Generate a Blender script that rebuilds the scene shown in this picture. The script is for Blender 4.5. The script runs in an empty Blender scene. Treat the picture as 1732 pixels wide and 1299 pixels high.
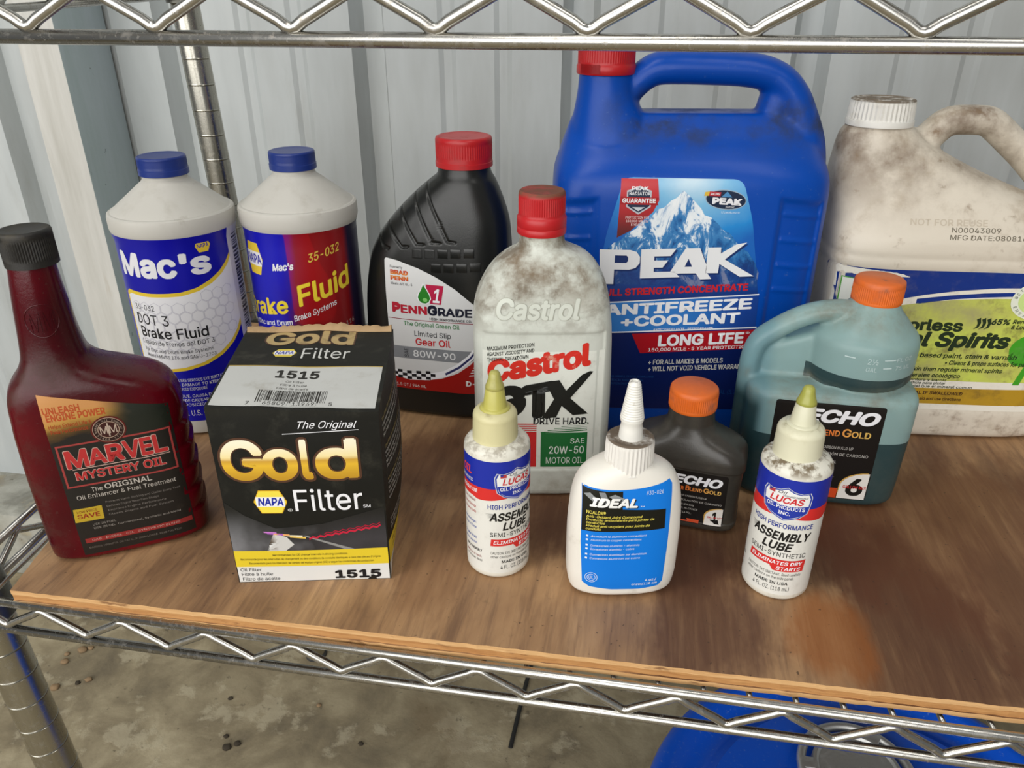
import bpy, bmesh, math, random
from math import sin, cos, pi, radians
from mathutils import Vector, Matrix
from mathutils.bvhtree import BVHTree

S = bpy.context.scene
C = S.collection
random.seed(7)

# ------------------------------------------------------------------ camera
H = 0.345
cam_d = bpy.data.cameras.new('camera')
cam = bpy.data.objects.new('camera', cam_d)
C.objects.link(cam)
cam.location = (0, 0, H)
cam.rotation_euler = (radians(90 - 27.0), 0, radians(9.7))
cam_d.sensor_width = 36.0
cam_d.lens = 36.0 * 1300.0 / 1732.0
cam_d.clip_start = 0.01
S.camera = cam

# ------------------------------------------------------------------ light
S.view_settings.view_transform = 'Standard'
S.view_settings.look = 'None'
S.view_settings.exposure = -0.2
S.view_settings.gamma = 1.0
S.view_settings.use_curve_mapping = False
world = bpy.data.worlds.new('world')
S.world = world
world.use_nodes = True
wb = world.node_tree.nodes['Background']
wb.inputs[0].default_value = (0.93, 0.97, 1.0, 1)
wb.inputs[1].default_value = 0.23


def area_light(name, loc, target, sx, sy, power, col=(1, 1, 1)):
    d = bpy.data.lights.new(name, 'AREA')
    d.shape = 'RECTANGLE'
    d.size = sx
    d.size_y = sy
    d.energy = power
    d.color = col
    o = bpy.data.objects.new(name, d)
    C.objects.link(o)
    o.location = loc
    o.rotation_euler = (Vector(target) - Vector(loc)).to_track_quat('-Z', 'Y').to_euler()
    o['kind'] = 'structure'
    return o


area_light('door_daylight', (-0.9, -2.1, 1.05), (0.0, 0.6, 0.1), 4.8, 2.1, 132, (1.0, 0.985, 0.96))
area_light('added_strip_left', (-0.7, -0.1, 2.0), (-0.1, 0.6, 0.0), 0.3, 1.4, 13, (1.0, 0.97, 0.92))  # unseen overhead strip, added to put highlights on the chrome
area_light('added_strip_right', (0.9, -0.3, 2.0), (0.2, 0.6, 0.0), 0.3, 1.4, 9, (1.0, 0.97, 0.92))  # second unseen strip, added likewise for the chrome

# ------------------------------------------------------------------ materials


def lin(h):
    h = h.lstrip('#')
    v = [int(h[i:i + 2], 16) / 255 for i in (0, 2, 4)]
    return tuple(x / 12.92 if x <= 0.04045 else ((x + 0.055) / 1.055) ** 2.4 for x in v) + (1,)


class NT:
    """small helper around a material's node tree"""

    def __init__(s, name):
        s.m = bpy.data.materials.new(name)
        s.m.use_nodes = True
        s.t = s.m.node_tree
        s.b = s.t.nodes['Principled BSDF']
        s.out = s.t.nodes['Material Output']
        s.tc = s.t.nodes.new('ShaderNodeTexCoord')

    def n(s, t, **kw):
        nd = s.t.nodes.new(t)
        for k, v in kw.items():
            setattr(nd, k, v)
        return nd

    def l(s, a, b):
        s.t.links.new(a, b)

    def coord(s, scale=(1, 1, 1), loc=(0, 0, 0), rot=(0, 0, 0)):
        mp = s.n('ShaderNodeMapping')
        mp.inputs['Scale'].default_value = scale
        mp.inputs['Location'].default_value = loc
        mp.inputs['Rotation'].default_value = rot
        s.l(s.tc.outputs['Object'], mp.inputs[0])
        return mp.outputs[0]

    def noise(s, scale, detail=4, rough=.6, vec=None, dist=0):
        nd = s.n('ShaderNodeTexNoise')
        nd.inputs['Scale'].default_value = scale
        nd.inputs['Detail'].default_value = detail
        nd.inputs['Roughness'].default_value = rough
        nd.inputs['Distortion'].default_value = dist
        s.l(vec if vec is not None else s.tc.outputs['Object'], nd.inputs['Vector'])
        return nd.outputs['Fac']

    def ramp(s, fac, stops):
        r = s.n('ShaderNodeValToRGB')
        e = r.color_ramp.elements
        while len(e) < len(stops):
            e.new(0.5)
        for i, (p, c) in enumerate(stops):
            e[i].position = p
            e[i].color = c if not isinstance(c, (int, float)) else (c, c, c, 1)
        s.l(fac, r.inputs[0])
        return r.outputs[0]

    def rng(s, v, a, b, c=0, d=1):
        m = s.n('ShaderNodeMapRange')
        m.interpolation_type = 'SMOOTHSTEP'
        for i, x in enumerate((a, b, c, d)):
            m.inputs[1 + i].default_value = x
        s.l(v, m.inputs[0])
        return m.outputs[0]

    def math(s, op, a, b=None):
        m = s.n('ShaderNodeMath', operation=op)
        for i, x in enumerate((a, b)):
            if x is None:
                continue
            if isinstance(x, (int, float)):
                m.inputs[i].default_value = x
            else:
                s.l(x, m.inputs[i])
        return m.outputs[0]

    def mix(s, fac, a, b):
        m = s.n('ShaderNodeMix', data_type='RGBA')
        if isinstance(fac, (int, float)):
            m.inputs[0].default_value = fac
        else:
            s.l(fac, m.inputs[0])
        for i, x in ((6, a), (7, b)):
            if isinstance(x, tuple):
                m.inputs[i].default_value = x
            else:
                s.l(x, m.inputs[i])
        return m.outputs[2]

    def xyz(s):
        x = s.n('ShaderNodeSeparateXYZ')
        s.l(s.tc.outputs['Object'], x.inputs[0])
        return x.outputs

    def bump(s, h, strength=.2, dist=.001):
        b = s.n('ShaderNodeBump')
        b.inputs['Strength'].default_value = strength
        b.inputs['Distance'].default_value = dist
        s.l(h, b.inputs['Height'])
        s.l(b.outputs[0], s.b.inputs['Normal'])

    def color(s, c):
        if isinstance(c, tuple):
            s.b.inputs['Base Color'].default_value = c
        else:
            s.l(c, s.b.inputs['Base Color'])


def plastic(name, col, rough=.38, dirt=(), bump=0.0, metal=0, trans=0.0, spec=.5):
    """dirt layers: (colour, noise scale, lo, hi, strength, (z0, z1) or None): grime grows from z0 to z1 (metres)"""
    k = NT(name)
    c = lin(col)
    r = None
    for d in dirt:
        dc, sc, lo, hi, st, zr = d
        f = k.rng(k.noise(sc, 6, .65), lo, hi, 0, st)
        if zr:
            f = k.math('MULTIPLY', f, k.rng(k.xyz()[2], zr[0], zr[1]))
        c = k.mix(f, c, lin(dc))
        r = f if r is None else k.math('MAXIMUM', r, f)
    k.color(c)
    k.b.inputs['Roughness'].default_value = rough
    if r is not None:
        k.l(k.math('ADD', k.math('MULTIPLY', r, .45), rough), k.b.inputs['Roughness'])
    k.b.inputs['Metallic'].default_value = metal
    k.b.inputs['Specular IOR Level'].default_value = spec
    if bump:
        k.bump(k.noise(900, 3), bump, .0004)
    if trans:
        tr = k.n('ShaderNodeBsdfTranslucent')
        if isinstance(c, tuple):
            tr.inputs[0].default_value = c
        else:
            k.l(c, tr.inputs[0])
        mx = k.n('ShaderNodeMixShader')
        mx.inputs[0].default_value = trans
        k.l(k.b.outputs[0], mx.inputs[1])
        k.l(tr.outputs[0], mx.inputs[2])
        k.l(mx.outputs[0], k.out.inputs[0])
    return k.m


_ink = {}


def ink(col, rough=.4, wear=0.0):
    key = (col, rough, wear)
    if key not in _ink:
        k = NT('print_' + col.strip('#'))
        c = lin(col)
        if wear:
            f = k.rng(k.noise(55, 6, .7), .5, .85, 0, wear)
            c = k.mix(f, c, lin('#8d8470'))
        k.color(c)
        k.b.inputs['Roughness'].default_value = rough
        k.b.inputs['Specular IOR Level'].default_value = .35
        _ink[key] = k.m
    return _ink[key]


def grad_z(name, stops, z0, z1, rough=.4, axis=2, noise=None):
    k = NT(name)
    v = k.rng(k.xyz()[axis], z0, z1)
    if noise:
        v = k.math('ADD', v, k.math('MULTIPLY', k.math('SUBTRACT', k.noise(noise[0], 5), .5), noise[1]))
    k.color(k.ramp(v, [(p, lin(c)) for p, c in stops]))
    k.b.inputs['Roughness'].default_value = rough
    return k.m


# ------------------------------------------------------------------ mesh helpers
MM = 0.001


def link(name, me, mat=None, parent=None, smooth=True):
    o = bpy.data.objects.new(name, me)
    C.objects.link(o)
    if mat is not None:
        for m in (mat if isinstance(mat, (list, tuple)) else [mat]):
            me.materials.append(m)
    if parent is not None:
        o.parent = parent
    if smooth:
        me.shade_smooth()
    return o


def from_bm(name, bm, mat=None, parent=None, smooth=True, sharp=None):
    me = bpy.data.meshes.new(name)
    bmesh.ops.recalc_face_normals(bm, faces=bm.faces)
    bm.to_mesh(me)
    bm.free()
    o = link(name, me, mat, parent, smooth)
    if smooth and sharp:
        me.set_sharp_from_angle(angle=radians(sharp))
    return o


def empty(name, label, cat, loc, rz, group=None):
    o = bpy.data.objects.new(name, None)
    C.objects.link(o)
    o.empty_display_size = .02
    o.location = loc
    o.rotation_euler = (0, 0, radians(rz))
    o['label'] = label
    o['category'] = cat
    if group:
        o['group'] = group
    return o


def pchip(xs, ys, q):
    n = len(xs)
    h = [xs[i + 1] - xs[i] for i in range(n - 1)]
    d = [(ys[i + 1] - ys[i]) / h[i] for i in range(n - 1)]
    m = [d[0]] + [0 if d[i - 1] * d[i] <= 0 else 2 * d[i - 1] * d[i] / (d[i - 1] + d[i]) for i in range(1, n - 1)] + [d[-1]]
    out = []
    i = 0
    for x in q:
        while i < n - 2 and x > xs[i + 1]:
            i += 1
        t = (x - xs[i]) / h[i]
        t2, t3 = t * t, t * t * t
        out.append((2 * t3 - 3 * t2 + 1) * ys[i] + (t3 - 2 * t2 + t) * h[i] * m[i] + (-2 * t3 + 3 * t2) * ys[i + 1] + (t3 - t2) * h[i] * m[i + 1])
    return out


def loft(keys, N=96, step=3.0, disp=None):
    """keys in mm: (z, cx, cy, hw, hd, n). Closed surface with capped ends; the last and first ring get a cap fan."""
    t = [0]
    for a, b in zip(keys, keys[1:]):
        t.append(t[-1] + max(.05, math.dist(a[:5], b[:5])))
    K = max(8, int(t[-1] / step))
    q = sorted(set([t[-1] * i / K for i in range(K + 1)] + t))
    qq = [q[0]]
    for x in q[1:]:
        if x - qq[-1] > .04:
            qq.append(x)
    cols = [pchip(t, [k[j] for k in keys], qq) for j in range(6)]
    bm = bmesh.new()
    rings = []
    for z, cx, cy, hw, hd, n in zip(*cols):
        ring = []
        for i in range(N):
            # spread points by angle of the superellipse
            a = 2 * pi * i / N
            c, s = cos(a), sin(a)
            e = 2.0 / n
            x = cx + hw * math.copysign(abs(c) ** e, c)
            y = cy + hd * math.copysign(abs(s) ** e, s)
            if disp:
                x, y, z2 = disp(x, y, z, c, s)
            else:
                z2 = z
            ring.append(bm.verts.new((x * MM, y * MM, z2 * MM)))
        rings.append(ring)
    for a, b in zip(rings, rings[1:]):
        for i in range(N):
            j = (i + 1) % N
            bm.faces.new((a[i], a[j], b[j], b[i]))
    bm.faces.new(list(reversed(rings[0])))
    bm.faces.new(rings[-1])
    return bm


def lathe(prof, N=64, cx=0, cy=0, knurl=None, lean=(0, 0)):
    """prof: (r, z) list in mm, knurl: (z0, z1, count, depth); lean: shift of the axis per mm of z"""
    bm = bmesh.new()
    rings = []
    for r, z in prof:
        x0, y0 = cx + lean[0] * z, cy + lean[1] * z
        if r < 1e-4:
            rings.append([bm.verts.new((x0 * MM, y0 * MM, z * MM))])
            continue
        ring = []
        for i in range(N):
            a = 2 * pi * i / N
            rr = r
            if knurl and knurl[0] <= z <= knurl[1]:
                rr -= knurl[3] * (.5 + .5 * cos(a * knurl[2]))
            ring.append(bm.verts.new(((x0 + rr * cos(a)) * MM, (y0 + rr * sin(a)) * MM, z * MM)))
        rings.append(ring)
    for a, b in zip(rings, rings[1:]):
        if len(a) == 1 and len(b) == 1:
            continue
        for i in range(N):
            j = (i + 1) % N
            if len(a) == 1:
                bm.faces.new((a[0], b[j], b[i]))
            elif len(b) == 1:
                bm.faces.new((a[i], a[j], b[0]))
            else:
                bm.faces.new((a[i], a[j], b[j], b[i]))
    if len(rings[0]) > 1:
        bm.faces.new(list(reversed(rings[0])))
    if len(rings[-1]) > 1:
        bm.faces.new(rings[-1])
    return bm


def catmull(pts, sub=6):
    out = []
    P = [Vector(p) for p in pts]
    P = [2 * P[0] - P[1]] + P + [2 * P[-1] - P[-2]]
    for i in range(1, len(P) - 2):
        for k in range(sub):
            t = k / sub
            a, b, c, d = P[i - 1], P[i], P[i + 1], P[i + 2]
            out.append(.5 * ((2 * b) + (c - a) * t + (2 * a - 5 * b + 4 * c - d) * t * t + (3 * b - a - 3 * c + d) * t ** 3))
    out.append(P[-2])
    return out


def sweep(pts, radii, N=10, flat=1.0, bm=None, scale=MM):
    """tube along pts (mm); radii: number or list; flat: size across y relative to in-plane"""
    if bm is None:
        bm = bmesh.new()
    P = [Vector(p) for p in pts]
    if not isinstance(radii, (list, tuple)):
        radii = [radii] * len(P)
    rings = []
    up = None
    for i, p in enumerate(P):
        d = (P[min(i + 1, len(P) - 1)] - P[max(i - 1, 0)]).normalized()
        if up is None:
            up = Vector((0, 1, 0)) if abs(d.y) < .9 else Vector((0, 0, 1))
        s = d.cross(up).normalized()
        u = s.cross(d).normalized()
        up = u
        r = radii[i]
        rings.append([bm.verts.new((p + s * (r * cos(2 * pi * k / N)) + u * (r * flat * sin(2 * pi * k / N))) * scale) for k in range(N)])
    for a, b in zip(rings, rings[1:]):
        for k in range(N):
            j = (k + 1) % N
            bm.faces.new((a[k], a[j], b[j], b[k]))
    bm.faces.new(list(reversed(rings[0])))
    bm.faces.new(rings[-1])
    return bm


def box_bm(x0, x1, y0, y1, z0, z1, bm=None, bevel=0, scale=MM):
    if bm is None:
        bm = bmesh.new()
    vs = bmesh.ops.create_cube(bm, size=1)['verts']
    for v in vs:
        v.co = Vector(((x0 + x1) / 2 + v.co.x * (x1 - x0), (y0 + y1) / 2 + v.co.y * (y1 - y0), (z0 + z1) / 2 + v.co.z * (z1 - z0))) * scale
    if bevel:
        es = list({e for v in vs for e in v.link_edges})
        bmesh.ops.bevel(bm, geom=es, offset=bevel * scale, segments=2, affect='EDGES', profile=.5)
    return bm


def fuse(name, bms, voxel=1.6, smooth=6, mat=None, parent=None, disp=None):
    """voxel-union of closed meshes into one continuous skin"""
    big = bmesh.new()
    for b in bms:
        bmesh.ops.recalc_face_normals(b, faces=b.faces)
        me = bpy.data.meshes.new('tmp')
        b.to_mesh(me)
        b.free()
        big.from_mesh(me)
        bpy.data.meshes.remove(me)
    me = bpy.data.meshes.new('tmp')
    big.to_mesh(me)
    big.free()
    o = bpy.data.objects.new('tmp', me)
    C.objects.link(o)
    r = o.modifiers.new('r', 'REMESH')
    r.mode = 'VOXEL'
    r.voxel_size = voxel * MM
    if smooth:
        s = o.modifiers.new('s', 'SMOOTH')
        s.factor = .5
        s.iterations = smooth
    dg = bpy.context.evaluated_depsgraph_get()
    new = bpy.data.meshes.new_from_object(o.evaluated_get(dg))
    bpy.data.objects.remove(o)
    bpy.data.meshes.remove(me)
    if disp:
        for v, n in zip(new.vertices, [Vector(x.vector) for x in new.vertex_normals]):
            v.co = disp(v.co, n)
    new.name = name
    return link(name, new, mat, parent)


# ------------------------------------------------------------------ printed labels: geometry laid on the bottle's own surface
_fc = bpy.data.curves.new('tmpfont', 'FONT')
_fo = bpy.data.objects.new('tmpfont', _fc)
try:   # Blender's own bundled sans serif; the built-in font is the fallback
    _fc.font = bpy.data.fonts.load(bpy.utils.resource_path('LOCAL') + '/datafiles/fonts/Inter.woff2')
except Exception:
    pass


def text_bm(s, w=None, h=3.0, bold=0.0, shear=0.0, space=1.0, res=3, ext=0.0):
    """flat text as a bmesh, baseline at y=0, left edge at x=0, cap height h, width w (mm)"""
    bold *= .62
    _fc.body = s
    _fc.size = 1.0
    _fc.offset = 0.0
    _fc.shear = shear
    _fc.space_character = space
    _fc.resolution_u = res
    _fc.extrude = ext
    me = _fo.to_mesh()
    bm = bmesh.new()
    bm.from_mesh(me)
    _fo.to_mesh_clear()
    if not bm.verts:
        return bm
    x0 = min(v.co.x for v in bm.verts)
    x1 = max(v.co.x for v in bm.verts)
    if _fc.get('cap') is None:
        _fc.body = 'H'
        _fc.shear = 0
        _fc.extrude = 0
        mh = _fo.to_mesh()
        _fc['cap'] = max(v.co.y for v in mh.vertices)
        _fo.to_mesh_clear()
    k = h / (_fc['cap'] + 2 * bold)
    kx = w / (x1 - x0 + 2 * bold) if w else k
    for v in bm.verts:
        v.co.x = (v.co.x - x0 + bold) * kx
        v.co.y = (v.co.y + bold) * k
    if bold:
        # thicken by overlaying shifted copies (prints in one ink, so overlaps do not show)
        dirs = 4 if h < 3.4 else (8 if bold < .035 else 14)
        src = [v for v in bm.verts]
        faces = [[v.index for v in f.verts] for f in bm.faces]
        bm.verts.index_update()
        faces = [[v.index for v in f.verts] for f in bm.faces]
        co = [v.co.copy() for v in src]
        radii = [1.0] if bold < .045 else [1.0, .5]
        for rr in radii:
            for d in range(dirs):
                a = 2 * pi * (d + .5) / dirs
                dx, dy = bold * kx * cos(a) * rr * 1.05, bold * k * sin(a) * rr * 1.05
                vs = [bm.verts.new((c.x + dx, c.y + dy, c.z - .004 * (d + 1))) for c in co]
                for f in faces:
                    bm.faces.new([vs[i] for i in f])
    return bm


def poly_bm(pts):
    bm = bmesh.new()
    vs = [bm.verts.new((p[0], p[1], 0)) for p in pts]
    f = bm.faces.new(vs)
    bmesh.ops.triangulate(bm, faces=[f])
    return bm


def rrect(x0, y0, x1, y1, r=2, seg=5):
    out = []
    for cx, cy, a0 in ((x1 - r, y1 - r, 0), (x0 + r, y1 - r, 90), (x0 + r, y0 + r, 180), (x1 - r, y0 + r, 270)):
        for i in range(seg + 1):
            a = radians(a0 + 90 * i / seg)
            out.append((cx + r * cos(a), cy + r * sin(a)))
    return out


def rpoly(pts, r=2, seg=4):
    out = []
    n = len(pts)
    for i in range(n):
        p = Vector(pts[i])
        a = Vector(pts[i - 1])
        b = Vector(pts[(i + 1) % n])
        p1 = p + (a - p).normalized() * r
        p2 = p + (b - p).normalized() * r
        for k in range(seg + 1):
            t = k / seg
            q = p1 * (1 - t) ** 2 + p * 2 * t * (1 - t) + p2 * t * t
            out.append((q.x, q.y))
    return out


def ell(cx, cy, rx, ry, n=28, a0=0, a1=360):
    return [(cx + rx * cos(radians(a0 + (a1 - a0) * i / n)), cy + ry * sin(radians(a0 + (a1 - a0) * i / n))) for i in range(n)]


def band(top, bot):
    return list(top) + list(reversed(bot))


def hexa(cx, cy, rx, ry):
    return [(cx - rx, cy), (cx - rx * .62, cy + ry), (cx + rx * .62, cy + ry), (cx + rx, cy), (cx + rx * .62, cy - ry), (cx - rx * .62, cy - ry)]


class Art:
    def __init__(s, body, root, mode='front', R=None, step=3.0, vstep=None, base='label', cx=0, cy=0):
        bm = bmesh.new()
        bm.from_mesh(body.data)
        s.bvh = BVHTree.FromBMesh(bm)
        bm.free()
        s.mode, s.R, s.step, s.vstep = mode, R, step, vstep
        s.root = root
        s.base = base
        s.label = None
        s.groups = {}
        s.order = []
        s.cx, s.cy = cx, cy
        s.dx = 0.0

    def map(s, u, v, off):
        u += s.dx
        if s.mode == 'front':
            o, d = Vector((u * MM, -.4, v * MM)), Vector((0, 1, 0))
        elif s.mode == 'top':
            o, d = Vector((u * MM, v * MM, .6)), Vector((0, 0, -1))
        elif s.mode == 'right':
            o, d = Vector((.4, u * MM, v * MM)), Vector((-1, 0, 0))
        else:
            a = u / s.R
            r = Vector((sin(a), -cos(a), 0))
            o, d = Vector((s.cx * MM, s.cy * MM, v * MM)) + r * .3, -r
        hit, nor, _, _ = s.bvh.ray_cast(o, d)
        if hit is None:
            hit, nor, _, _ = s.bvh.find_nearest(o + d * .35)
        return hit - d * (off * MM)

    def add(s, bm, mat, lay=1, name='lettering', zoff=0, cut=True):
        if not bm.verts:
            bm.free()
            return
        if cut:
            us = [v.co.x for v in bm.verts]
            vs = [v.co.y for v in bm.verts]
            for ax, lo, hi, st in ((0, min(us), max(us), s.step), (1, min(vs), max(vs), s.vstep)):
                if not st:
                    continue
                k = math.floor(lo / st) + 1
                while k * st < hi:
                    co = [0, 0, 0]
                    no = [0, 0, 0]
                    co[ax] = k * st
                    no[ax] = 1
                    bmesh.ops.bisect_plane(bm, geom=bm.verts[:] + bm.edges[:] + bm.faces[:], dist=1e-5, plane_co=co, plane_no=no)
                    k += 1
        for v in bm.verts:
            v.co = s.map(v.co.x, v.co.y, .10 + .07 * lay + zoff + v.co.z)
        me = bpy.data.meshes.new('t')
        bm.to_mesh(me)
        bm.free()
        if s.label is None:
            s.label = link(s.base, me, mat, s.root)
            s.label.name = s.base
            return
        key = (name, mat.name)
        if key not in s.groups:
            s.groups[key] = (bmesh.new(), mat, name)
        s.groups[key][0].from_mesh(me)
        bpy.data.meshes.remove(me)

    def poly(s, pts, mat, lay=1, name='printed_panel'):
        s.add(poly_bm(pts), mat if not isinstance(mat, str) else ink(mat), lay, name)

    def rect(s, x0, y0, x1, y1, mat, lay=1, name='printed_panel'):
        s.poly([(x0, y0), (x1, y0), (x1, y1), (x0, y1)], mat, lay, name)

    def text(s, t, u, v, w, h, mat, lay=2, bold=0.0, shear=0.0, rot=0, name='lettering', anchor='l', arch=0.0, res=3, slope=0.0):
        bm = text_bm(t, w, h, bold, shear, res=res)
        if not bm.verts:
            bm.free()
            return
        wid = max(x.co.x for x in bm.verts)
        c, sn = cos(radians(rot)), sin(radians(rot))
        for x in bm.verts:
            px = x.co.x - (wid / 2 if anchor == 'c' else 0)
            py = x.co.y + slope * px + arch * (1 - (2 * (x.co.x / wid) - 1) ** 2)
            x.co.x = u + px * c - py * sn
            x.co.y = v + px * sn + py * c
        s.add(bm, mat if not isinstance(mat, str) else ink(mat), lay, name)

    def lines(s, rows, u, v, h, lead, mat, lay=2, k=.62, **kw):
        for i, r in enumerate(rows):
            if isinstance(r, tuple):
                r, w = r
            else:
                w = len(r) * h * k
            s.text(r, u, v - i * lead, w, h, mat, lay, res=1, **kw)

    def barcode(s, x0, y0, x1, y1, col='#141414', seed=1, lay=2, horiz=False):
        rnd = random.Random(seed)
        bm = bmesh.new()
        p, end = (x0, x1) if not horiz else (y0, y1)
        while p < end:
            w = rnd.choice((.35, .35, .7, 1.05)) * (end - (x0 if not horiz else y0)) / 45
            q = min(p + w, end)
            if not horiz:
                co = [(p, y0), (q, y0), (q, y1), (p, y1)]
            else:
                co = [(x0, p), (x1, p), (x1, q), (x0, q)]
            bm.faces.new([bm.verts.new((a, b, 0)) for a, b in co])
            p = q + rnd.choice((.3, .5, .8)) * (end - (x0 if not horiz else y0)) / 45
        s.add(bm, ink(col), lay, 'barcode')

    def flush(s):
        for (name, _), (bm, mat, nm) in s.groups.items():
            me = bpy.data.meshes.new(nm)
            bm.to_mesh(me)
            bm.free()
            link(nm, me, mat, s.label)
        s.groups = {}


def cap_prof(r, z0, z1, band=0, lip=1.2, dish=.5):
    p = [(r * .6, z0 + .5), (r, z0)]
    if band:
        p += [(r + .4, z0 + .3), (r + .4, z0 + band), (r, z0 + band + .3)]
    n = 8
    p += [(r, z0 + band + 1 + (z1 - lip - z0 - band - 1) * i / n) for i in range(n + 1)]
    p += [(r - lip * .3, z1 - lip * .3), (r - lip, z1), (r - lip - 1, z1 - dish * .4), (r * .5, z1 - dish), (0, z1 - dish)]
    return p

# ------------------------------------------------------------------ shared materials
def metal_mat(name, col='#c9c7c1', rough=.22, rust=.55):
    k = NT(name)
    grime = k.rng(k.noise(140, 5, .7), .52, .75, 0, rust)
    fine = k.rng(k.noise(420, 3, .6), .63, .72, 0, rust)
    f = k.math('MAXIMUM', grime, fine)
    k.color(k.mix(f, lin(col), lin('#6b5845')))
    k.l(k.math('SUBTRACT', 1.0, k.math('MULTIPLY', f, .8)), k.b.inputs['Metallic'])
    k.l(k.math('ADD', rough, k.math('MULTIPLY', f, .5)), k.b.inputs['Roughness'])
    k.bump(k.noise(500, 3), .08, .0003)
    return k.m


M_CHROME = metal_mat('worn_chrome', '#b9b7b1', .26, .38)
M_POST = metal_mat('chrome_post', '#b9b6ab', .24, .25)


def wall_mat():
    k = NT('painted_steel_wall')
    v = k.coord((3, 3, .6))
    f = k.noise(3, 5, .6, v)
    c = k.ramp(f, [(.3, lin('#9fa2a0')), (.55, lin('#b4b9b9')), (.75, lin('#c2c6c5'))])
    d = k.rng(k.noise(14, 6, .7, k.coord((1, 1, .25))), .58, .8, 0, .35)
    c = k.mix(d, c, lin('#8f8d85'))
    k.color(c)
    k.b.inputs['Roughness'].default_value = .42
    return k.m


def concrete_mat(name='concrete_floor', a='#857960', b='#978b70', c3='#ab9f83'):
    k = NT(name)
    f = k.noise(11, 8, .62, None, .4)
    f2 = k.noise(38, 6, .65)
    c = k.ramp(f, [(.30, lin('#6a604d')), (.46, lin(a)), (.56, lin(b)), (.70, lin(c3))])
    pale = k.rng(k.math('ADD', k.math('MULTIPLY', k.noise(24, 6, .62), .6), k.math('MULTIPLY', k.noise(9, 3), .4)), .530, .60, 0, .65)
    c = k.mix(pale, c, lin('#b0a68c'))
    dark = k.rng(k.noise(70, 4, .6), .64, .72, 0, .6)
    c = k.mix(dark, c, lin('#4e4636'))
    brown = k.rng(k.noise(4.5, 4, .6), .55, .68, 0, .45)
    c = k.mix(brown, c, lin('#6e5b40'))
    k.color(c)
    k.b.inputs['Roughness'].default_value = .75
    k.bump(k.math('ADD', f2, k.math('MULTIPLY', pale, .4)), .5, .003)
    return k.m


def blob(k, cx, cy, rx, ry, soft=.5, wob=.9):
    """soft irregular patch on the board around (cx, cy)"""
    x, y, _ = k.xyz()
    dx = k.math('DIVIDE', k.math('SUBTRACT', x, cx), rx)
    dy = k.math('DIVIDE', k.math('SUBTRACT', y, cy), ry)
    r = k.math('SQRT', k.math('ADD', k.math('MULTIPLY', dx, dx), k.math('MULTIPLY', dy, dy)))
    w = k.math('MULTIPLY', k.math('SUBTRACT', k.noise(16, 5, .65, k.coord((1, .45, 1))), .5), wob * 2)
    return k.rng(k.math('ADD', r, w), 1 + soft * .5, 1 - soft * .5)


def wood_top():
    k = NT('plywood_face')
    grain = k.noise(1, 7, .65, k.coord((170, 14, 20)), .6)
    broad = k.noise(1, 5, .6, k.coord((22, 6, 10)), .5)
    c = k.ramp(broad, [(.30, lin('#72543b')), (.46, lin('#9a7652')), (.66, lin('#b89268'))])
    c = k.mix(k.rng(grain, .42, .72, 0, .5), c, lin('#5a4030'))
    for cx, cy, rx, ry, col, st in (  # stains; those behind the front row also have shade painted in
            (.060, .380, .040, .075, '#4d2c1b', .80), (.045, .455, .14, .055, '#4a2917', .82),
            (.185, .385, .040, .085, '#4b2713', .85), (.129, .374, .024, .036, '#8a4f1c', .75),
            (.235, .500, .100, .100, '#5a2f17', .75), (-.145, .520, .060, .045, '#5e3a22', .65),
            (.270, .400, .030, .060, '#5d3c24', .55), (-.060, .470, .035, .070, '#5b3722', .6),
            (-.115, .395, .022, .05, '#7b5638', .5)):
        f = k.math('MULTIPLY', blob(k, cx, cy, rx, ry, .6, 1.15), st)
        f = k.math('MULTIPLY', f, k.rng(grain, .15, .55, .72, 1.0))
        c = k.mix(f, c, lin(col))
    sp = k.rng(k.noise(330, 2, .5), .70, .76, 0, .7)
    c = k.mix(sp, c, lin('#2b1b10'))
    bl = k.rng(k.noise(60, 5, .7), .60, .78, 0, .5)
    c = k.mix(bl, c, lin('#4f3a26'))
    k.color(c)
    k.b.inputs['Roughness'].default_value = .55
    k.bump(grain, .25, .001)
    return k.m


def wood_edge(name, a, b):
    k = NT(name)
    g = k.noise(1, 6, .7, k.coord((30, 30, 420)))
    c = k.ramp(g, [(.3, lin(a)), (.7, lin(b))])
    d = k.rng(k.noise(1, 4, .6, k.coord((45, 45, 160))), .60, .74, 0, .8)
    c = k.mix(d, c, lin('#6d4222'))
    k.color(c)
    k.b.inputs['Roughness'].default_value = .7
    k.bump(g, .5, .001)
    return k.m


# ------------------------------------------------------------------ setting
FZ = -0.56


def structure(o, kind='structure'):
    o['kind'] = kind
    return o


bm = bmesh.new()
bmesh.ops.create_grid(bm, x_segments=2, y_segments=2, size=1)
for v in bm.verts:
    v.co = Vector((v.co.x * 3.5, -.9 + v.co.y * 2.6, FZ))
structure(from_bm('floor', bm, concrete_mat(), None, False))

# corrugated steel wall: deep ribs every 265 mm, two shallow stiffeners in between
YW = 1.0
prof = []
x = -2.49
while x < 2.4:
    prof += [(x, 0), (x + .010, .026), (x + .034, .026), (x + .044, 0)]
    for f in (.112, .182):
        prof += [(x + f, 0), (x + f + .006, .003), (x + f + .016, .003), (x + f + .022, 0)]
    x += .265
bm = bmesh.new()
prev = None
for px, dy in prof:
    a = bm.verts.new((px - .005, YW + dy, FZ))
    b = bm.verts.new((px - .005, YW + dy, 1.6))
    if prev:
        bm.faces.new((prev[0], a, b, prev[1]))
    prev = (a, b)
structure(from_bm('wall_back', bm, wall_mat(), None, False))

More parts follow.
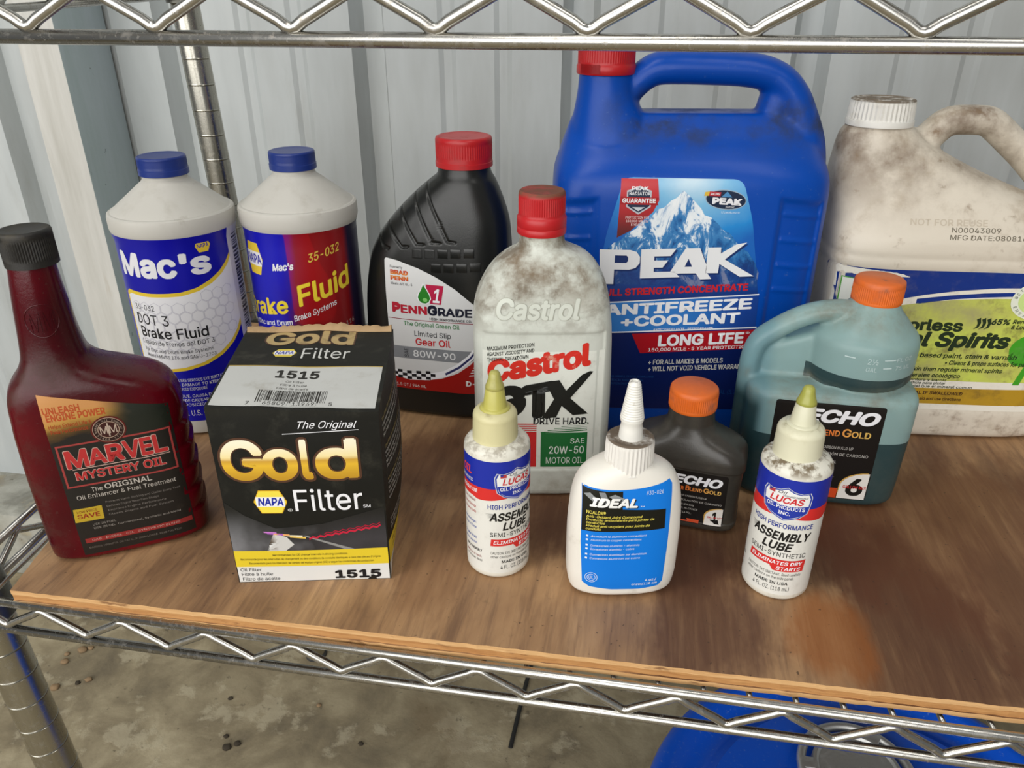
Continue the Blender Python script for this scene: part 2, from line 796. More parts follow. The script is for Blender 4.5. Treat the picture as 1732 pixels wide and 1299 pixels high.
bm = box_bm(-2500, 2500, 886, 1040, FZ * 1000, -432, bevel=4)
structure(from_bm('trim_1', bm, concrete_mat('concrete_curb', '#85847a', '#a3a297', '#b9b8ae'), None, True, 40))

# square steel column in front of the wall
k = NT('column_front_paint')
f = k.noise(1, 6, .65, k.coord((22, 22, 2.2)))
c = k.ramp(f, [(.3, lin('#a9a79e')), (.55, lin('#c4c3bd')), (.75, lin('#d6d5d0'))])
c = k.mix(k.rng(k.noise(1, 5, .7, k.coord((30, 30, 3), (3, 1, 2))), .56, .75, 0, .55), c, lin('#a38f73'))
k.color(c)
k.b.inputs['Roughness'].default_value = .5
m_colf = k.m
k = NT('column_side_paint')
f = k.noise(1, 6, .65, k.coord((14, 14, 2)))
c = k.ramp(f, [(.3, lin('#8d9c98')), (.5, lin('#a5b4b6')), (.72, lin('#b4c0c6'))])
c = k.mix(k.rng(k.noise(60, 5, .7), .66, .74, 0, .8), c, lin('#3c4442'))
k.color(c)
k.b.inputs['Roughness'].default_value = .4
m_cols = k.m
bm = box_bm(-762, -706, 900, 998, -432, 1600, bevel=3)
o = from_bm('column', bm, [m_colf, m_cols], None, True, 30)
for p in o.data.polygons:
    if p.normal.x > .5:
        p.material_index = 1
structure(o)
bm = bmesh.new()
for sx in (-1, 1):
    pass
bm.free()

# ------------------------------------------------------------------ wire shelving unit
unit = empty('wire_shelving_unit', 'chrome wire shelving unit carrying the plywood board and all the bottles', 'shelf', (0, 0, FZ), 0)
LEAN = -.035


def up(o):
    """parts of the unit are written in scene coordinates"""
    o.location = (0, 0, -FZ)
    return o


def post(x, y):
    prof = []
    z = FZ * 1000 + 6
    prof.append((13.2, z))
    while z < 1000:
        z += 25.4
        prof += [(14.0, z - 24.6), (14.0, z - 1.2), (13.2, z - .6), (14.3, z), (14.0, z + .6)]
    prof.append((13, z + 2))
    bm = lathe(prof, 32, x * 1000, y * 1000, None, (LEAN, 0))
    o = up(from_bm('post', bm, M_POST, unit, True, 35))
    bm = lathe([(4, FZ * 1000), (16, FZ * 1000), (16, FZ * 1000 + 4), (12, FZ * 1000 + 8), (5, FZ * 1000 + 9)], 24, x * 1000, y * 1000, None, (LEAN, 0))
    f = from_bm('levelling_foot', bm, plastic('foot_grey', '#3d3d3c', .6), o, True, 35)
    return o


PF = (-.4305, .340)
PB = (-.4610, .800)
for x, y in (PF, PB, (.760, .340), (.730, .800)):
    post(x, y)


def wire_shelf(zt, raise_back=0.0, tooth=58.4, x_phase=-17.6, xl=(-.418, -.449), sleeve_z=0):
    """truss-edged wire shelf; zt = height of the upper rail centre (m)"""
    root = bpy.data.objects.new('wire_shelf', None)
    C.objects.link(root)
    root.parent = unit
    up(root)
    sh = LEAN * zt
    yf, yb = 323.0, 812.0

    def P(x, y, z):
        t = (y - yf) / (yb - yf)
        return (x * 1 + sh * 1000, y, z * 1 + raise_back * 1000 * t)

    z1, z0 = zt * 1000, zt * 1000 - 24
    xa, xb, xc, xd = xl[0] * 1000 - 24, xl[1] * 1000 - 24, 772, 742
    for y, x0, x1 in ((yf, xa, xc), (yb, xb, xd)):
        for z in (z1, z0):
            from_bm('rail', sweep([P(x0 + 4, y, z), P((x0 + x1) / 2, y, z), P(x1 - 4, y, z)], 3.1, 12), M_CHROME, root)
    for x0, x1 in ((xa, xb), (xc, xd)):
        for z in (z1, z0):
            from_bm('side_rail', sweep([P(x0, yf + 4, z), P((x0 + x1) / 2, (yf + yb) / 2, z), P(x1, yb - 4, z)], 3.1, 12), M_CHROME, root)

    def truss(a, b, name):
        L = math.dist(a, b)
        n = int(L / (tooth / 2))
        pts = []
        d = ((b[0] - a[0]) / L, (b[1] - a[1]) / L)
        ph = x_phase if name == 'truss_wire' and abs(d[0]) > .9 else a[0]
        base = 0 if abs(d[0]) < .9 else (ph - a[0]) % tooth
        s0 = base
        while s0 - tooth / 2 > 0:
            s0 -= tooth / 2
        kk = round((base - s0) / (tooth / 2))
        s = s0
        while s < L:
            hi = (kk % 2 == 0)
            kk += 1
            zz = z1 - 3.9 if hi else z0 + 3.9
            x, y = a[0] + d[0] * s, a[1] + d[1] * s
            sg = 1 if hi else -1
            for o_, dz in ((-5.5, -sg * 3.1), (-2.2, -sg * .7), (0, 0), (2.2, -sg * .7), (5.5, -sg * 3.1)):
                pts.append(P(x + d[0] * o_, y + d[1] * o_, zz + dz))
            s += tooth / 2
        if len(pts) > 2:
            from_bm(name, sweep(pts, 2.6, 10), M_CHROME, root)

    truss((xa + 14, yf), (xc - 6, yf), 'truss_wire')
    truss((xb + 14, yb), (xd - 6, yb), 'truss_wire')
    truss((xa, yf + 14), (xb, yb - 14), 'side_truss_wire')
    truss((xc, yf + 14), (xd, yb - 14), 'side_truss_wire')
    # support wires front to back, ends turned down just behind the front rail
    me = None
    x = xa + 30
    while x < xc - 20:
        if me is None:
            bm = sweep([P(0, yf + 5.5, z1 - 7.5), P(0, yf + 6, z1 - 4.8), P(-2, yf + 30, z1 - 4.3), P(-31 + 0, yb - 6, z1 - 4.3)], 1.7, 8)
            o = from_bm('support_wire', bm, M_CHROME, root)
            me = o.data
            base_x = 0
        else:
            o = bpy.data.objects.new('support_wire', me)
            C.objects.link(o)
            o.parent = root
        o.location = (x * MM, 0, 0)
        x += 26.0
    # corner sleeves
    for px, py in (PF, PB, (.760, .340), (.730, .800)):
        t = (py * 1000 - yf) / (yb - yf)
        zc = z1 + raise_back * 1000 * t
        bm = lathe([(14.6, zc - 30), (17.6, zc - 30), (17.2, zc - 10), (16.2, zc + 6), (14.6, zc + 6)], 32, px * 1000, py * 1000, None, (LEAN, 0))
        from_bm('corner_sleeve', bm, metal_mat('sleeve_metal', '#77766f', .35, .5) if 'sleeve_metal' not in bpy.data.materials else bpy.data.materials['sleeve_metal'], root, True, 40)
    return root


wire_shelf(-.0115)
wire_shelf(.3520, .014, 60.0, -43.5)

# ------------------------------------------------------------------ plywood board
board = empty('plywood_board', 'weathered plywood board with dark stains lying on the lower wire shelf', 'board', (0, 0, -.0115), 0)
BC = [(-.385, .3225), (.700, .3415), (.640, .790), (-.4760, .772)]


def layer(name, z0, z1, grow, mats, sub=False):
    bm = bmesh.new()
    cx = sum(p[0] for p in BC) / 4
    cy = sum(p[1] for p in BC) / 4
    pts = []
    for i in range(4):
        a, b = Vector(BC[i]), Vector(BC[(i + 1) % 4])
        n = int((b - a).length / .006) if i in (0, 3) else 3
        for j in range(n):
            p = a.lerp(b, j / n)
            nrm = Vector(((b - a).y, -(b - a).x)).normalized()
            g = grow
            if i in (0, 3) and j > 0:
                g += random.uniform(-.00035, .00035)
            pts.append(p + nrm * g)
    lo = [bm.verts.new((p.x, p.y, z0 + .0115)) for p in pts]
    hi = [bm.verts.new((p.x, p.y, z1 + .0115)) for p in pts]
    bm.faces.new(list(reversed(lo)))
    top = bm.faces.new(hi)
    for i in range(len(pts)):
        j = (i + 1) % len(pts)
        f = bm.faces.new((lo[i], lo[j], hi[j], hi[i]))
        f.material_index = 1
    o = from_bm(name, bm, mats, board, False)
    return o


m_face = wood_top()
m_e1 = wood_edge('veneer_edge', '#c49560', '#dcb27c')
m_e2 = wood_edge('core_edge', '#a8733f', '#c8955b')
# object coordinates of the face layer are scene coordinates
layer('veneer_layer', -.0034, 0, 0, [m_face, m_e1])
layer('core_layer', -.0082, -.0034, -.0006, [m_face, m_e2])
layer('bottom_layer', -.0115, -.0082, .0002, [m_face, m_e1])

# ------------------------------------------------------------------ brake fluid bottles
DUST = '#8c8068'


def mac_bottle(loc, rz, label):
    root = empty('brake_fluid_bottle', label, 'bottle', (loc[0], loc[1], 0), rz, 'white brake fluid bottles with blue caps')
    m = bpy.data.materials.get('white_hdpe') or plastic('white_hdpe', '#d3d0c7', .42, [('#a59d8b', 26, .52, .8, .45, None), ('#8d8470', 60, .62, .8, .4, (.15, .2))], .1, trans=.12)
    pr = [(0, 1.5), (34, 0), (42, .5), (46, 3), (47, 8), (46.6, 14), (46.6, 60), (46.6, 120), (46.6, 168), (46.8, 172), (48.2, 175), (48.9, 178), (48.9, 186), (48.3, 188.4), (47, 189.4), (45.6, 189.6), (45, 190.2),
          (40, 194.2), (34, 199), (27, 204.6), (21.6, 209), (18.8, 211), (17.2, 213), (17, 217), (15, 217), (0, 217)]
    body = from_bm('body', lathe(pr, 96), m, root, True, 28)
    mc = bpy.data.materials.get('blue_cap_plastic') or plastic('blue_cap_plastic', '#16307c', .35, [('#5c6484', 70, .6, .85, .4, None)], .1)
    from_bm('cap', lathe(cap_prof(18.6, 216, 230.5, 4.5, 1.4), 120, knurl=(222, 228.5, 60, .35)), mc, root, True, 45)
    return root, body


r, b = mac_bottle((-.379, .568), 14, 'white brake fluid bottle with blue cap and honeycomb DOT 3 label, beside the post')
A = Art(b, r, 'cyl', R=46.6, step=2.6, vstep=12)
BL = ink('#1212a2', .32)
WH = ink('#e9e9ec', .35)
YE = ink('#e8c83c', .35)
A.rect(-58, 15, 58, 175.5, BL, 0)
A.rect(58, 15, 92, 175.5, ink('#d7d5d8', .35), 0)
# white honeycomb window with yellow outline
win = [(-41, 63), (-20, 63.5), (2, 66), (18, 69.5), (32, 75), (44, 82.5), (52, 90), (58, 98), (58, 152), (54, 147), (46, 141), (36, 135.5), (24, 131), (10, 128.5), (-16, 128), (-36, 128.5), (-41, 126)]
yel = [(-43.5, 60.5), (-20, 60.8), (3, 63.3), (20, 67), (34, 72.5), (46, 80), (54, 87.5), (58, 92), (58, 155.5), (52, 149.5), (44, 143.5), (34, 138.3), (23, 134), (10, 131.6), (-16, 131), (-39, 131.5), (-43.5, 128)]
A.poly(yel, YE, 1)
A.poly(win, WH, 2)
HC = ink('#c9c8d2', .35)
for i in range(-4, 8):
    for j in range(0, 9):
        cx_, cy_ = i * 9.3 + (4.65 if j % 2 else 0) + 6, 70 + j * 8.05
        pts = [(cx_ + 5.2 * cos(radians(30 + 60 * q)), cy_ + 5.2 * sin(radians(30 + 60 * q))) for q in range(6)]
        # keep hexagons inside the window
        lim = 66 + max(0, cx_) * .42
        hi_ = 125 if cx_ < 10 else 125 + (cx_ - 10) * .42
        if cx_ - 5 < -41 or cx_ > 50 or cy_ - 5 < lim or cy_ + 5 > hi_:
            continue
        inn = [(cx_ + 4.75 * cos(radians(30 + 60 * q)), cy_ + 4.75 * sin(radians(30 + 60 * q))) for q in range(6)]
        bmh = bmesh.new()
        o_ = [bmh.verts.new((p[0], p[1], 0)) for p in pts]
        i_ = [bmh.verts.new((p[0], p[1], 0)) for p in inn]
        for q in range(6):
            bmh.faces.new((o_[q], o_[(q + 1) % 6], i_[(q + 1) % 6], i_[q]))
        A.add(bmh, HC, 3, 'honeycomb')
A.text('Mac', -40, 144, 51, 20, WH, 4, bold=.055, shear=.02)
A.text("'s", 13.5, 144.5, 24, 18.5, WH, 4, bold=.055, shear=.02)
A.poly(hexa(33.5, 167, 6.2, 5.2), YE, 3, 'emblem')
A.text('NAPA', 28.8, 165.4, 9.4, 3.3, '#1212a2', 4, bold=.02)
A.text('35-032', -33.5, 116, 20, 4.6, '#26262a', 4)
A.text('DOT 3', -34.5, 103.5, 31, 9, '#26262a', 4, bold=.005)
A.text('Brake Fluid', -33, 92, 58.5, 9, '#1c1c20', 4, bold=.02)
A.text('Liquido de Frenos del DOT 3', -34, 85.6, 63, 3.9, '#26262a', 4)
A.text('For Disc and Drum Brake Systems', -33, 79, 60, 3, '#26262a', 4)
A.text('Meets FMVSS 116 and SAE J-1703', -32, 74, 60.5, 2.9, '#26262a', 4)
for i, t in enumerate(['FOLLOWED, CAUSES SERIOUS EYE IRRITATION', 'MAY CAUSE DAMAGE TO KIDNEYS', 'IF INGESTED. AVOID EXPOSURE']):
    A.text(t, -26, 53 - i * 4.2, [62, 60, 42][i], 2.7, WH, 2, res=1)
for i, t in enumerate(['SI NO SE SIGUE, CAUSA DANOS', 'GRAVES. PUEDE CAUSAR DANO', 'EVITE LA EXPOSICION']):
    A.text(t, -26, 38 - i * 4.2, [54, 52, 40][i], 2.7, WH, 2, res=1)
A.text('1 U.S. QT. (946 mL)', -5, 20.5, 44, 5, WH, 2)
A.barcode(64.5, 84, 76, 173, '#3a3a44', 3, horiz=True)
A.flush()

r, b = mac_bottle((-.2865, .606), 17, 'white brake fluid bottle with blue cap and red-and-blue label, behind the filter box')
A = Art(b, r, 'cyl', R=46.6, step=2.6, vstep=10)
k = NT('red_blue_print')
x_ = k.xyz()
ang = k.math('ADD', k.math('ADD', x_[0], k.math('MULTIPLY', k.math('SUBTRACT', k.noise(30, 2, .4, k.coord((1, 1, .6), (.4, 0, .1))), .5), .030)), k.math('MULTIPLY', k.math('SUBTRACT', x_[2], .135), -.05))
c = k.ramp(k.rng(ang, -.022, .012), [(0, lin('#1414b4')), (.35, lin('#2a1494')), (.6, lin('#5c0f3a')), (1, lin('#8c0f14'))])
c = k.mix(k.rng(k.noise(22, 1, .3, k.coord((1, 1, .5), (.1, 0, .3))), .52, .54, 0, .5), c, lin('#b01418'))
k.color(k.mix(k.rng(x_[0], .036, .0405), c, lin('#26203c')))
k.b.inputs['Roughness'].default_value = .33
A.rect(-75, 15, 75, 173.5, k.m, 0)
A.poly(hexa(-42, 150, 11.5, 13.5), YE, 1, 'emblem')
A.poly([(-53, 144), (-32.5, 144), (-31, 149), (-32.5, 156), (-53, 156)], WH, 2, 'emblem')
A.text('NAPA', -52, 146, 20, 8, '#2a22a0', 3, bold=.03)
A.text("Mac's", -21.5, 142, 18.5, 6.2, WH, 2, bold=.05, shear=.2, slope=.10)
A.text('35-032', 9, 149, 28, 7.2, '#d9b94a', 2, bold=.02, shear=.15, slope=.22)
YF = ink('#ecd23a', .33)
A.text('Fluid', -2.5, 111.5, 47, 18.5, YF, 2, bold=.035, slope=.26)
A.text('Brake', -64, 97, 52, 15, YF, 2, bold=.035, slope=.17)
A.text('For Disc and Drum', -62, 88.5, 52, 4.6, WH, 2, bold=.02, slope=.14)
A.text('Brake Systems', -8, 98.5, 37, 5.2, WH, 2, bold=.015, slope=.30)
A.text('Meets FMVSS 116', 0, 82, 46, 4, '#b9a9a0', 2, slope=.16)
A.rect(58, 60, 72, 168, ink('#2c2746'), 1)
A.flush()

# ------------------------------------------------------------------ red oil additive bottle with the offset neck
k = NT('dark_red_plastic')
z_ = k.xyz()
base = k.mix(k.rng(k.noise(9, 3, .5), .35, .7), lin('#40020b'), lin('#680514'))
d1 = k.math('MULTIPLY', k.rng(k.noise(45, 6, .7), .42, .75), k.rng(z_[0], -.028, -.052, 0, .75))
d2 = k.math('MULTIPLY', k.rng(k.noise(38, 6, .7, k.coord((1, 1, 1), (2, 1, 0))), .40, .72), k.math('MULTIPLY', k.rng(z_[2], .112, .135), k.rng(z_[2], .165, .14)))
d3 = k.rng(k.noise(420, 2, .5), .66, .74, 0, .5)
d = k.math('MAXIMUM', k.math('MAXIMUM', d1, k.math('MULTIPLY', d2, .45)), k.math('MULTIPLY', d3, .5))
k.color(k.mix(d, base, lin('#43362c')))
k.l(k.math('ADD', .22, k.math('MULTIPLY', d, .5)), k.b.inputs['Roughness'])
k.b.inputs['Specular IOR Level'].default_value = .3
k.b.inputs['Subsurface Weight'].default_value = .15
k.b.inputs['Subsurface Radius'].default_value = (.02, .001, .001)
k.bump(k.noise(300, 4, .7), .2, .0006)
m_red = k.m
root = empty('oil_additive_bottle', 'dark red oil additive bottle with black cap, at the left end of the board', 'bottle', (-.3424, .3936, 0), 31)
keys = []
for z, L, R, hd, n in ((0, -44, 44, 20, 3), (1.2, -48, 48, 24, 3.6), (5, -50.5, 50.5, 26.5, 4), (20, -51, 51.2, 27, 4.2), (60, -51.3, 51.6, 27, 4.2), (95, -50.6, 50, 27, 4.2), (105, -50, 49, 27, 4),
                       (114, -49.5, 46.5, 26.6, 3.8), (121, -48.5, 41, 26, 3.5), (126, -47, 33, 25.2, 3.2), (130, -44.8, 23, 24, 3), (134, -41.5, 13, 22.5, 2.8), (139, -38.2, 5.5, 21, 2.6), (145, -35.8, 1.5, 19.6, 2.4),
                       (155, -34.4, -.2, 18, 2.2), (172, -32.6, -1.6, 16.4, 2), (190, -30.4, -2.6, 14.6, 2), (200, -29, -3.2, 13.4, 2), (208, -28.6, -3.6, 12, 2)):
    keys.append((z, (L + R) / 2, 0, (R - L) / 2, hd, n))


def notch(x, y, z, c, s):
    # finger steps moulded into the right-hand edge
    if x > 40 and 22 < z < 104:
        ph = ((z - 22) % 16.4) / 16.4
        x -= 2.6 * (1 - ph) ** 2 * min(1, (x - 40) / 8)
    return x, y, z


body = from_bm('body', loft(keys, 120, 1.6, notch), m_red, root, True)
from_bm('cap', lathe(cap_prof(14.6, 201.5, 222.5, 0, 1.6, .8), 128, -15, 0, knurl=(203, 220, 64, .45)), plastic('black_cap_plastic', '#201e1b', .5, [('#57503f', 60, .45, .75, .6, (.19, .225))], .2), root, True, 45)
A = Art(body, root, 'front', step=3, vstep=3)
k = NT('dark_flame_print')
x_ = k.xyz()
f = k.math('ADD', k.rng(k.math('SUBTRACT', x_[2], k.math('MULTIPLY', x_[0], .10)), .084, .122), k.math('MULTIPLY', k.math('SUBTRACT', k.noise(60, 5, .6, k.coord((.5, 1, 1.4))), .5), .5))
c = k.ramp(f, [(.25, lin('#17110c')), (.5, lin('#6b4a14')), (.75, lin('#b98a3c')), (.95, lin('#c48a4d'))])
c = k.mix(k.rng(x_[0], .000, .020), c, lin('#141a10'))
c = k.mix(k.rng(x_[2], .094, .088), c, lin('#16120e'))
k.color(k.mix(k.rng(k.noise(50, 6, .7), .6, .8, 0, .4), c, lin('#4a4032')))
k.b.inputs['Roughness'].default_value = .45
A.poly([(-29, 127), (42, 107), (42, 7), (-29, 5.5)], k.m, 0)
OR_ = ink('#b04a1e', .45)
A.text('UNLEASH', -28, 113.6, 20.5, 4.6, OR_, 1, bold=.04)
A.text('ENGINE POWER', -27, 108.6, 33, 4.8, OR_, 1, bold=.04)
A.text('Helps Extend Life &', -27, 103.8, 24, 2.7, '#a33d1c', 1, bold=.01, res=1)
A.text('Peak Performance', -26.6, 100, 21, 2.7, '#a33d1c', 1, bold=.01, res=1)
FR = ink('#9c3b38', .45)
for a in ((-27, 90, 40, 91.2), (-27, 59.5, 40, 60.7)):
    A.rect(*a, FR, 1, 'frame_line')
A.rect(-27, 60, -25.8, 91, FR, 1, 'frame_line')
A.rect(38.8, 60, 40, 91, FR, 1, 'frame_line')
A.poly(ell(5.2, 97.5, 10.2, 9.6), ink('#5a1a16'), 2, 'emblem')
A.poly(ell(5.2, 97.5, 9.2, 8.6), ink('#a98f7c'), 3, 'emblem')
A.poly(ell(5.2, 97.5, 8.8, 8.2), ink('#2b1512'), 4, 'emblem')
A.poly(ell(5.2, 97.5, 6.3, 5.9), ink('#a98f7c'), 5, 'emblem')
A.poly(ell(5.2, 97.5, 5.8, 5.4), ink('#3a1714'), 6, 'emblem')
A.text('MM', 5.2, 95, 9.5, 5.2, '#b8a493', 7, bold=-.005, anchor='c', name='emblem')
A.rect(4.8, 92.7, 5.6, 102.2, ink('#b8a493'), 8, 'emblem')
for t, r0 in (('MARVEL OIL COMPANY', 1), ('SINCE 1923', -1)):
    n_ = len(t)
    for i, ch in enumerate(t):
        if ch == ' ':
            continue
        sp = 200 / 18 if r0 > 0 else 14
        a = (90 - (i - (n_ - 1) / 2) * sp) if r0 > 0 else (270 + (i - (n_ - 1) / 2) * sp)
        rr = 6.8 if r0 > 0 else 7.9
        A.text(ch, 5.2 + rr * cos(radians(a)), 97.5 + rr * .94 * sin(radians(a)), None, 1.1, '#b8a493', 7, rot=(a - 90) if r0 > 0 else (a + 90), anchor='c', res=1)
RD = ink('#b53030', .4)
LT = ink('#c9a79a', .4)
for t, x0, w, y0, h in (('M', -23.5, 13, 73.5, 13.5), ('A', -10.6, 10.6, 74, 12), ('R', .3, 10, 74, 13), ('V', 10.2, 10, 74, 13.5), ('E', 20.3, 7.2, 74, 13.5), ('L', 28, 8.4, 74, 14)):
    A.text(t, x0 - .3, y0 - .3, w + .6, h + .6, LT, 2, bold=.06)
    A.text(t, x0 + .1, y0 + .1, w - .2, h - .2, RD, 3, bold=.045)
A.rect(-21, 72.4, 37, 72.9, LT, 2, 'frame_line')
A.text('MYSTERY OIL', -20.5, 64.2, 54, 6.6, LT, 2, bold=.06)
A.text('MYSTERY OIL', -20.2, 64.5, 53.4, 6.0, RD, 3, bold=.04)
A.text('The', -14, 54.4, 6.6, 3.2, '#bcb4aa', 2)
A.text('ORIGINAL', -6, 54.6, 28.5, 4, '#bcb4aa', 2, bold=.02)
A.text('Oil Enhancer & Fuel Treatment', -23.5, 49.8, 60, 3.2, '#b6aea4', 2, bold=.005)
A.poly([(-27.8, 43), (-10.8, 43), (-11.2, 32.6), (-28.6, 32.6)], ink('#b79a2a'), 1, 'sticker')
A.text('LOW PRICE', -26, 39.6, 12, 1.8, '#7a2015', 2, res=1)
A.text('SAVE', -26.5, 35.2, 13.5, 3.4, '#8f2a1a', 2, bold=.03)
for i in range(4):
    A.text(['Prevents Valve Sticking and Clatter Every Time', 'Reduces Engine Wear from Sludge', 'Improves Engine Performance', 'Cleans Engine and Fuel System'][i], -8, 44 - i * 3.3, [46, 32, 36, 40][i], 1.5, '#77706a', 2, res=1)
A.text('USE IN FUEL', -19, 28.5, 14, 1.5, '#8f8880', 2, res=1)
A.text('USE IN OIL  Conventional, Synthetic and Blend', -19, 25.5, 54, 1.5, '#8f8880', 2, res=1)
A.rect(-26, 15.2, 41, 19, ink('#8c2a28'), 1, 'stripe')
A.text('GAS   DIESEL   OIL   SYNTHETIC BLEND', -22, 16.4, 55, 1.5, '#c49a90', 2, res=1)
A.text('DANGER: HARMFUL OR FATAL IF SWALLOWED. READ CAUTION', -25, 10.5, 58, 1.5, '#6d655d', 2, res=1)
# moulded roundel on the neck
for rr in (9.2, 8.4):
    pass
ring = []
bmr = bmesh.new()
o_ = [bmr.verts.new((-12.0 + 9.5 * cos(2 * pi * i / 40), 170.5 + 10.5 * sin(2 * pi * i / 40), -.35)) for i in range(40)]
m_ = [bmr.verts.new((-12.0 + 9.0 * cos(2 * pi * i / 40), 170.5 + 10.0 * sin(2 * pi * i / 40), .45)) for i in range(40)]
i_ = [bmr.verts.new((-12.0 + 8.5 * cos(2 * pi * i / 40), 170.5 + 9.5 * sin(2 * pi * i / 40), -.35)) for i in range(40)]
for i in range(40):
    j = (i + 1) % 40
    bmr.faces.new((o_[i], o_[j], m_[j], m_[i]))
    bmr.faces.new((m_[i], m_[j], i_[j], i_[i]))
for v in bmr.verts:
    v.co.x -= 4
A.add(bmr, m_red, 0, 'moulded_roundel')
A.text('MM', -16, 164, 13, 12, m_red, 3, bold=.0, anchor='c', name='moulded_letters')
A.flush()

# ------------------------------------------------------------------ oil filter box
BX = empty('oil_filter_box', 'black and gold cardboard oil filter box with dented top beside the red bottle', 'box', (-.2421, .3546, 0), 12)
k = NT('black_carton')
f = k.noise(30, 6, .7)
c = k.mix(k.math('MULTIPLY', k.rng(f, .50, .8, .1, .75), k.rng(k.xyz()[2], .120, .128, .5, 1.0)), lin('#0b0c0a'), lin('#5a584c'))  # grey wear, lightened towards the top to paint in the lit top face
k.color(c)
k.b.inputs['Roughness'].default_value = .5
k.b.inputs['Specular IOR Level'].default_value = .22
k.bump(k.noise(18, 4), .3, .002)
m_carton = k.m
m_brown = plastic('raw_cardboard', '#a98c66', .8, [('#6b543a', 50, .5, .8, .5, None)])
bm = bmesh.new()
bmesh.ops.create_grid(bm, x_segments=1, y_segments=1, size=1)
bm.free()
bm = bmesh.new()
W, D, Hh = 99, 99, 129


def corner(u, v, w):
    """box shape with the small distortions of a used carton; u, v, w in 0..1"""
    x = W * u
    y = D * v
    ztop = (130.3 * (1 - u) + 125.6 * u) * (1 - v) + (137.5 * (1 - u) + 136.5 * u) * v
    z = ztop * w
    bul = 4 * u * (1 - u) * w * (1 - w) * 4
    y += (-1.6 * bul if v < .5 else 1.5 * bul) * abs(2 * v - 1)
    bx = 4 * v * (1 - v) * 4 * w * (1 - w)
    x += (7.0 * bx if u > .5 else -1.4 * bx) * abs(2 * u - 1)
    x += (-4.5 * v * (1 - w) + 1.5 * w) * u
    if w > .999:
        z += .8 * sin(u * 7 + 1) * sin(v * 5) * (1 - abs(2 * u - 1)) * 1.4
    # crushed front-top edge
    if w > .93 and v < .08:
        z -= .5 * abs(sin(u * 9.5)) * (1 - v)
        y += .8 * abs(sin(u * 6.1 + 1))
    return Vector((x, y, z)) * MM


n = 16
for face in range(6):
    g = {}
    for i in range(n + 1):
        for j in range(n + 1):
            a, b_ = i / n, j / n
            uvw = {0: (a, 0, b_), 1: (a, 1, b_), 2: (0, a, b_), 3: (1, a, b_), 4: (a, b_, 0), 5: (a, b_, 1)}[face]
            g[i, j] = bm.verts.new(corner(*uvw))
    for i in range(n):
        for j in range(n):
            bm.faces.new((g[i, j], g[i + 1, j], g[i + 1, j + 1], g[i, j + 1]))
bmesh.ops.remove_doubles(bm, verts=bm.verts, dist=1e-6)
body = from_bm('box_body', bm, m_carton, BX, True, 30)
# torn brown tuck flap along the back of the top
bm = bmesh.new()
prev = None
rnd = random.Random(3)
for i in range(41):
    u = i / 40
    p = corner(u * .98 + .01, 1, 1)
    hgt = 3.2 + rnd.uniform(-.7, .9) + (1.5 if .55 < u < .7 else 0)
    a = [bm.verts.new(p + Vector((0, -.0035, -.0004))), bm.verts.new(p + Vector((0, -.0012, hgt * MM))), bm.verts.new(p + Vector((0, .0006, hgt * .8 * MM))), bm.verts.new(p + Vector((0, .0016, -.0020)))]
    if prev:
        for q in range(3):
            bm.faces.new((prev[q], a[q], a[q + 1], prev[q + 1]))
    prev = a
from_bm('torn_flap', bm, m_brown, BX, True)
A = Art(body, BX, 'front', step=6, vstep=8, base='front_print')
A.rect(.6, .4, 98.4, 13, ink('#dcdcd8'), 0)
A.rect(.4, 13, 98.6, 26, ink('#e0c52e'), 1, 'stripe')
k = NT('night_road_print')
x_ = k.xyz()
f = k.math('ADD', k.math('MULTIPLY', x_[0], 6.0), k.math('MULTIPLY', k.math('SUBTRACT', k.noise(26, 4, .5), .5), .9))
k.color(k.mix(k.rng(x_[2], .060, .030), lin('#121311'), k.ramp(f, [(.0, lin('#77777a')), (.25, lin('#2a2a2d')), (.5, lin('#3a393d')), (.7, lin('#2b2b2e'))])))
k.b.inputs['Roughness'].default_value = .4
A.poly([(.4, 26), (98.6, 26), (98.8, 58), (60, 47), (30, 44), (12, 54), (.6, 64)], k.m, 1, 'road_picture')
A.poly([(22, 26), (34, 26), (40, 31), (36, 37), (28, 40.5), (33, 36), (35, 32)], ink('#c9c8c4'), 2, 'road_line')
A.poly([(46, 38), (48, 38), (78, 26), (72, 26)], ink('#8d8c8a'), 2, 'road_line')
for i, (c_, x0, x1, y0) in enumerate((('#c77cc9', 22, 30, 41.8), ('#e9a86a', 28, 38, 40.2), ('#e3d9b8', 35, 46, 39), ('#a35ab3', 24, 34, 40.7), ('#e8c25a', 38, 48, 37.8))):
    A.poly([(x0, y0), (x1, y0 - .8), (x1, y0 - 2.2), (x0, y0 - 1)], ink(c_), 3 + i % 2, 'light_trail')
zz = [(50 + i * 2.4, 36.2 + i * .42 + (.9 if i % 2 else -.3)) for i in range(20)]
A.poly(band(zz, [(x, y - 1.5) for x, y in zz]), ink('#c2203c'), 3, 'light_trail')
A.poly(band([(x, y + 1.6) for x, y in zz[4:]], [(x, y + .9) for x, y in zz[4:]]), ink('#a81a34'), 3, 'light_trail')
m_gold = grad_z('gold_print', [(0, '#b98a1e'), (.35, '#e0b32e'), (.5, '#c99a34'), (.62, '#efdc9e'), (1, '#f3ecd2')], .078, .110)
BR = ink('#4f3324')
for t, x0, w, h in (('G', 4, 25.5, 28), ('o', 28.4, 21.5, 28), ('l', 51.8, 6.6, 28), ('d', 60.2, 25.6, 28)):
    yb = 80.6
    A.text(t, x0 - 1.5, yb - 1.5, w + 3.0, h + 3.0, BR, 2, bold=.072)
    A.text(t, x0, yb, w, h, m_gold, 3, bold=.042)
A.poly(hexa(29.6, 64.5, 10.4, 8.6), ink('#d9a520'), 2, 'emblem')
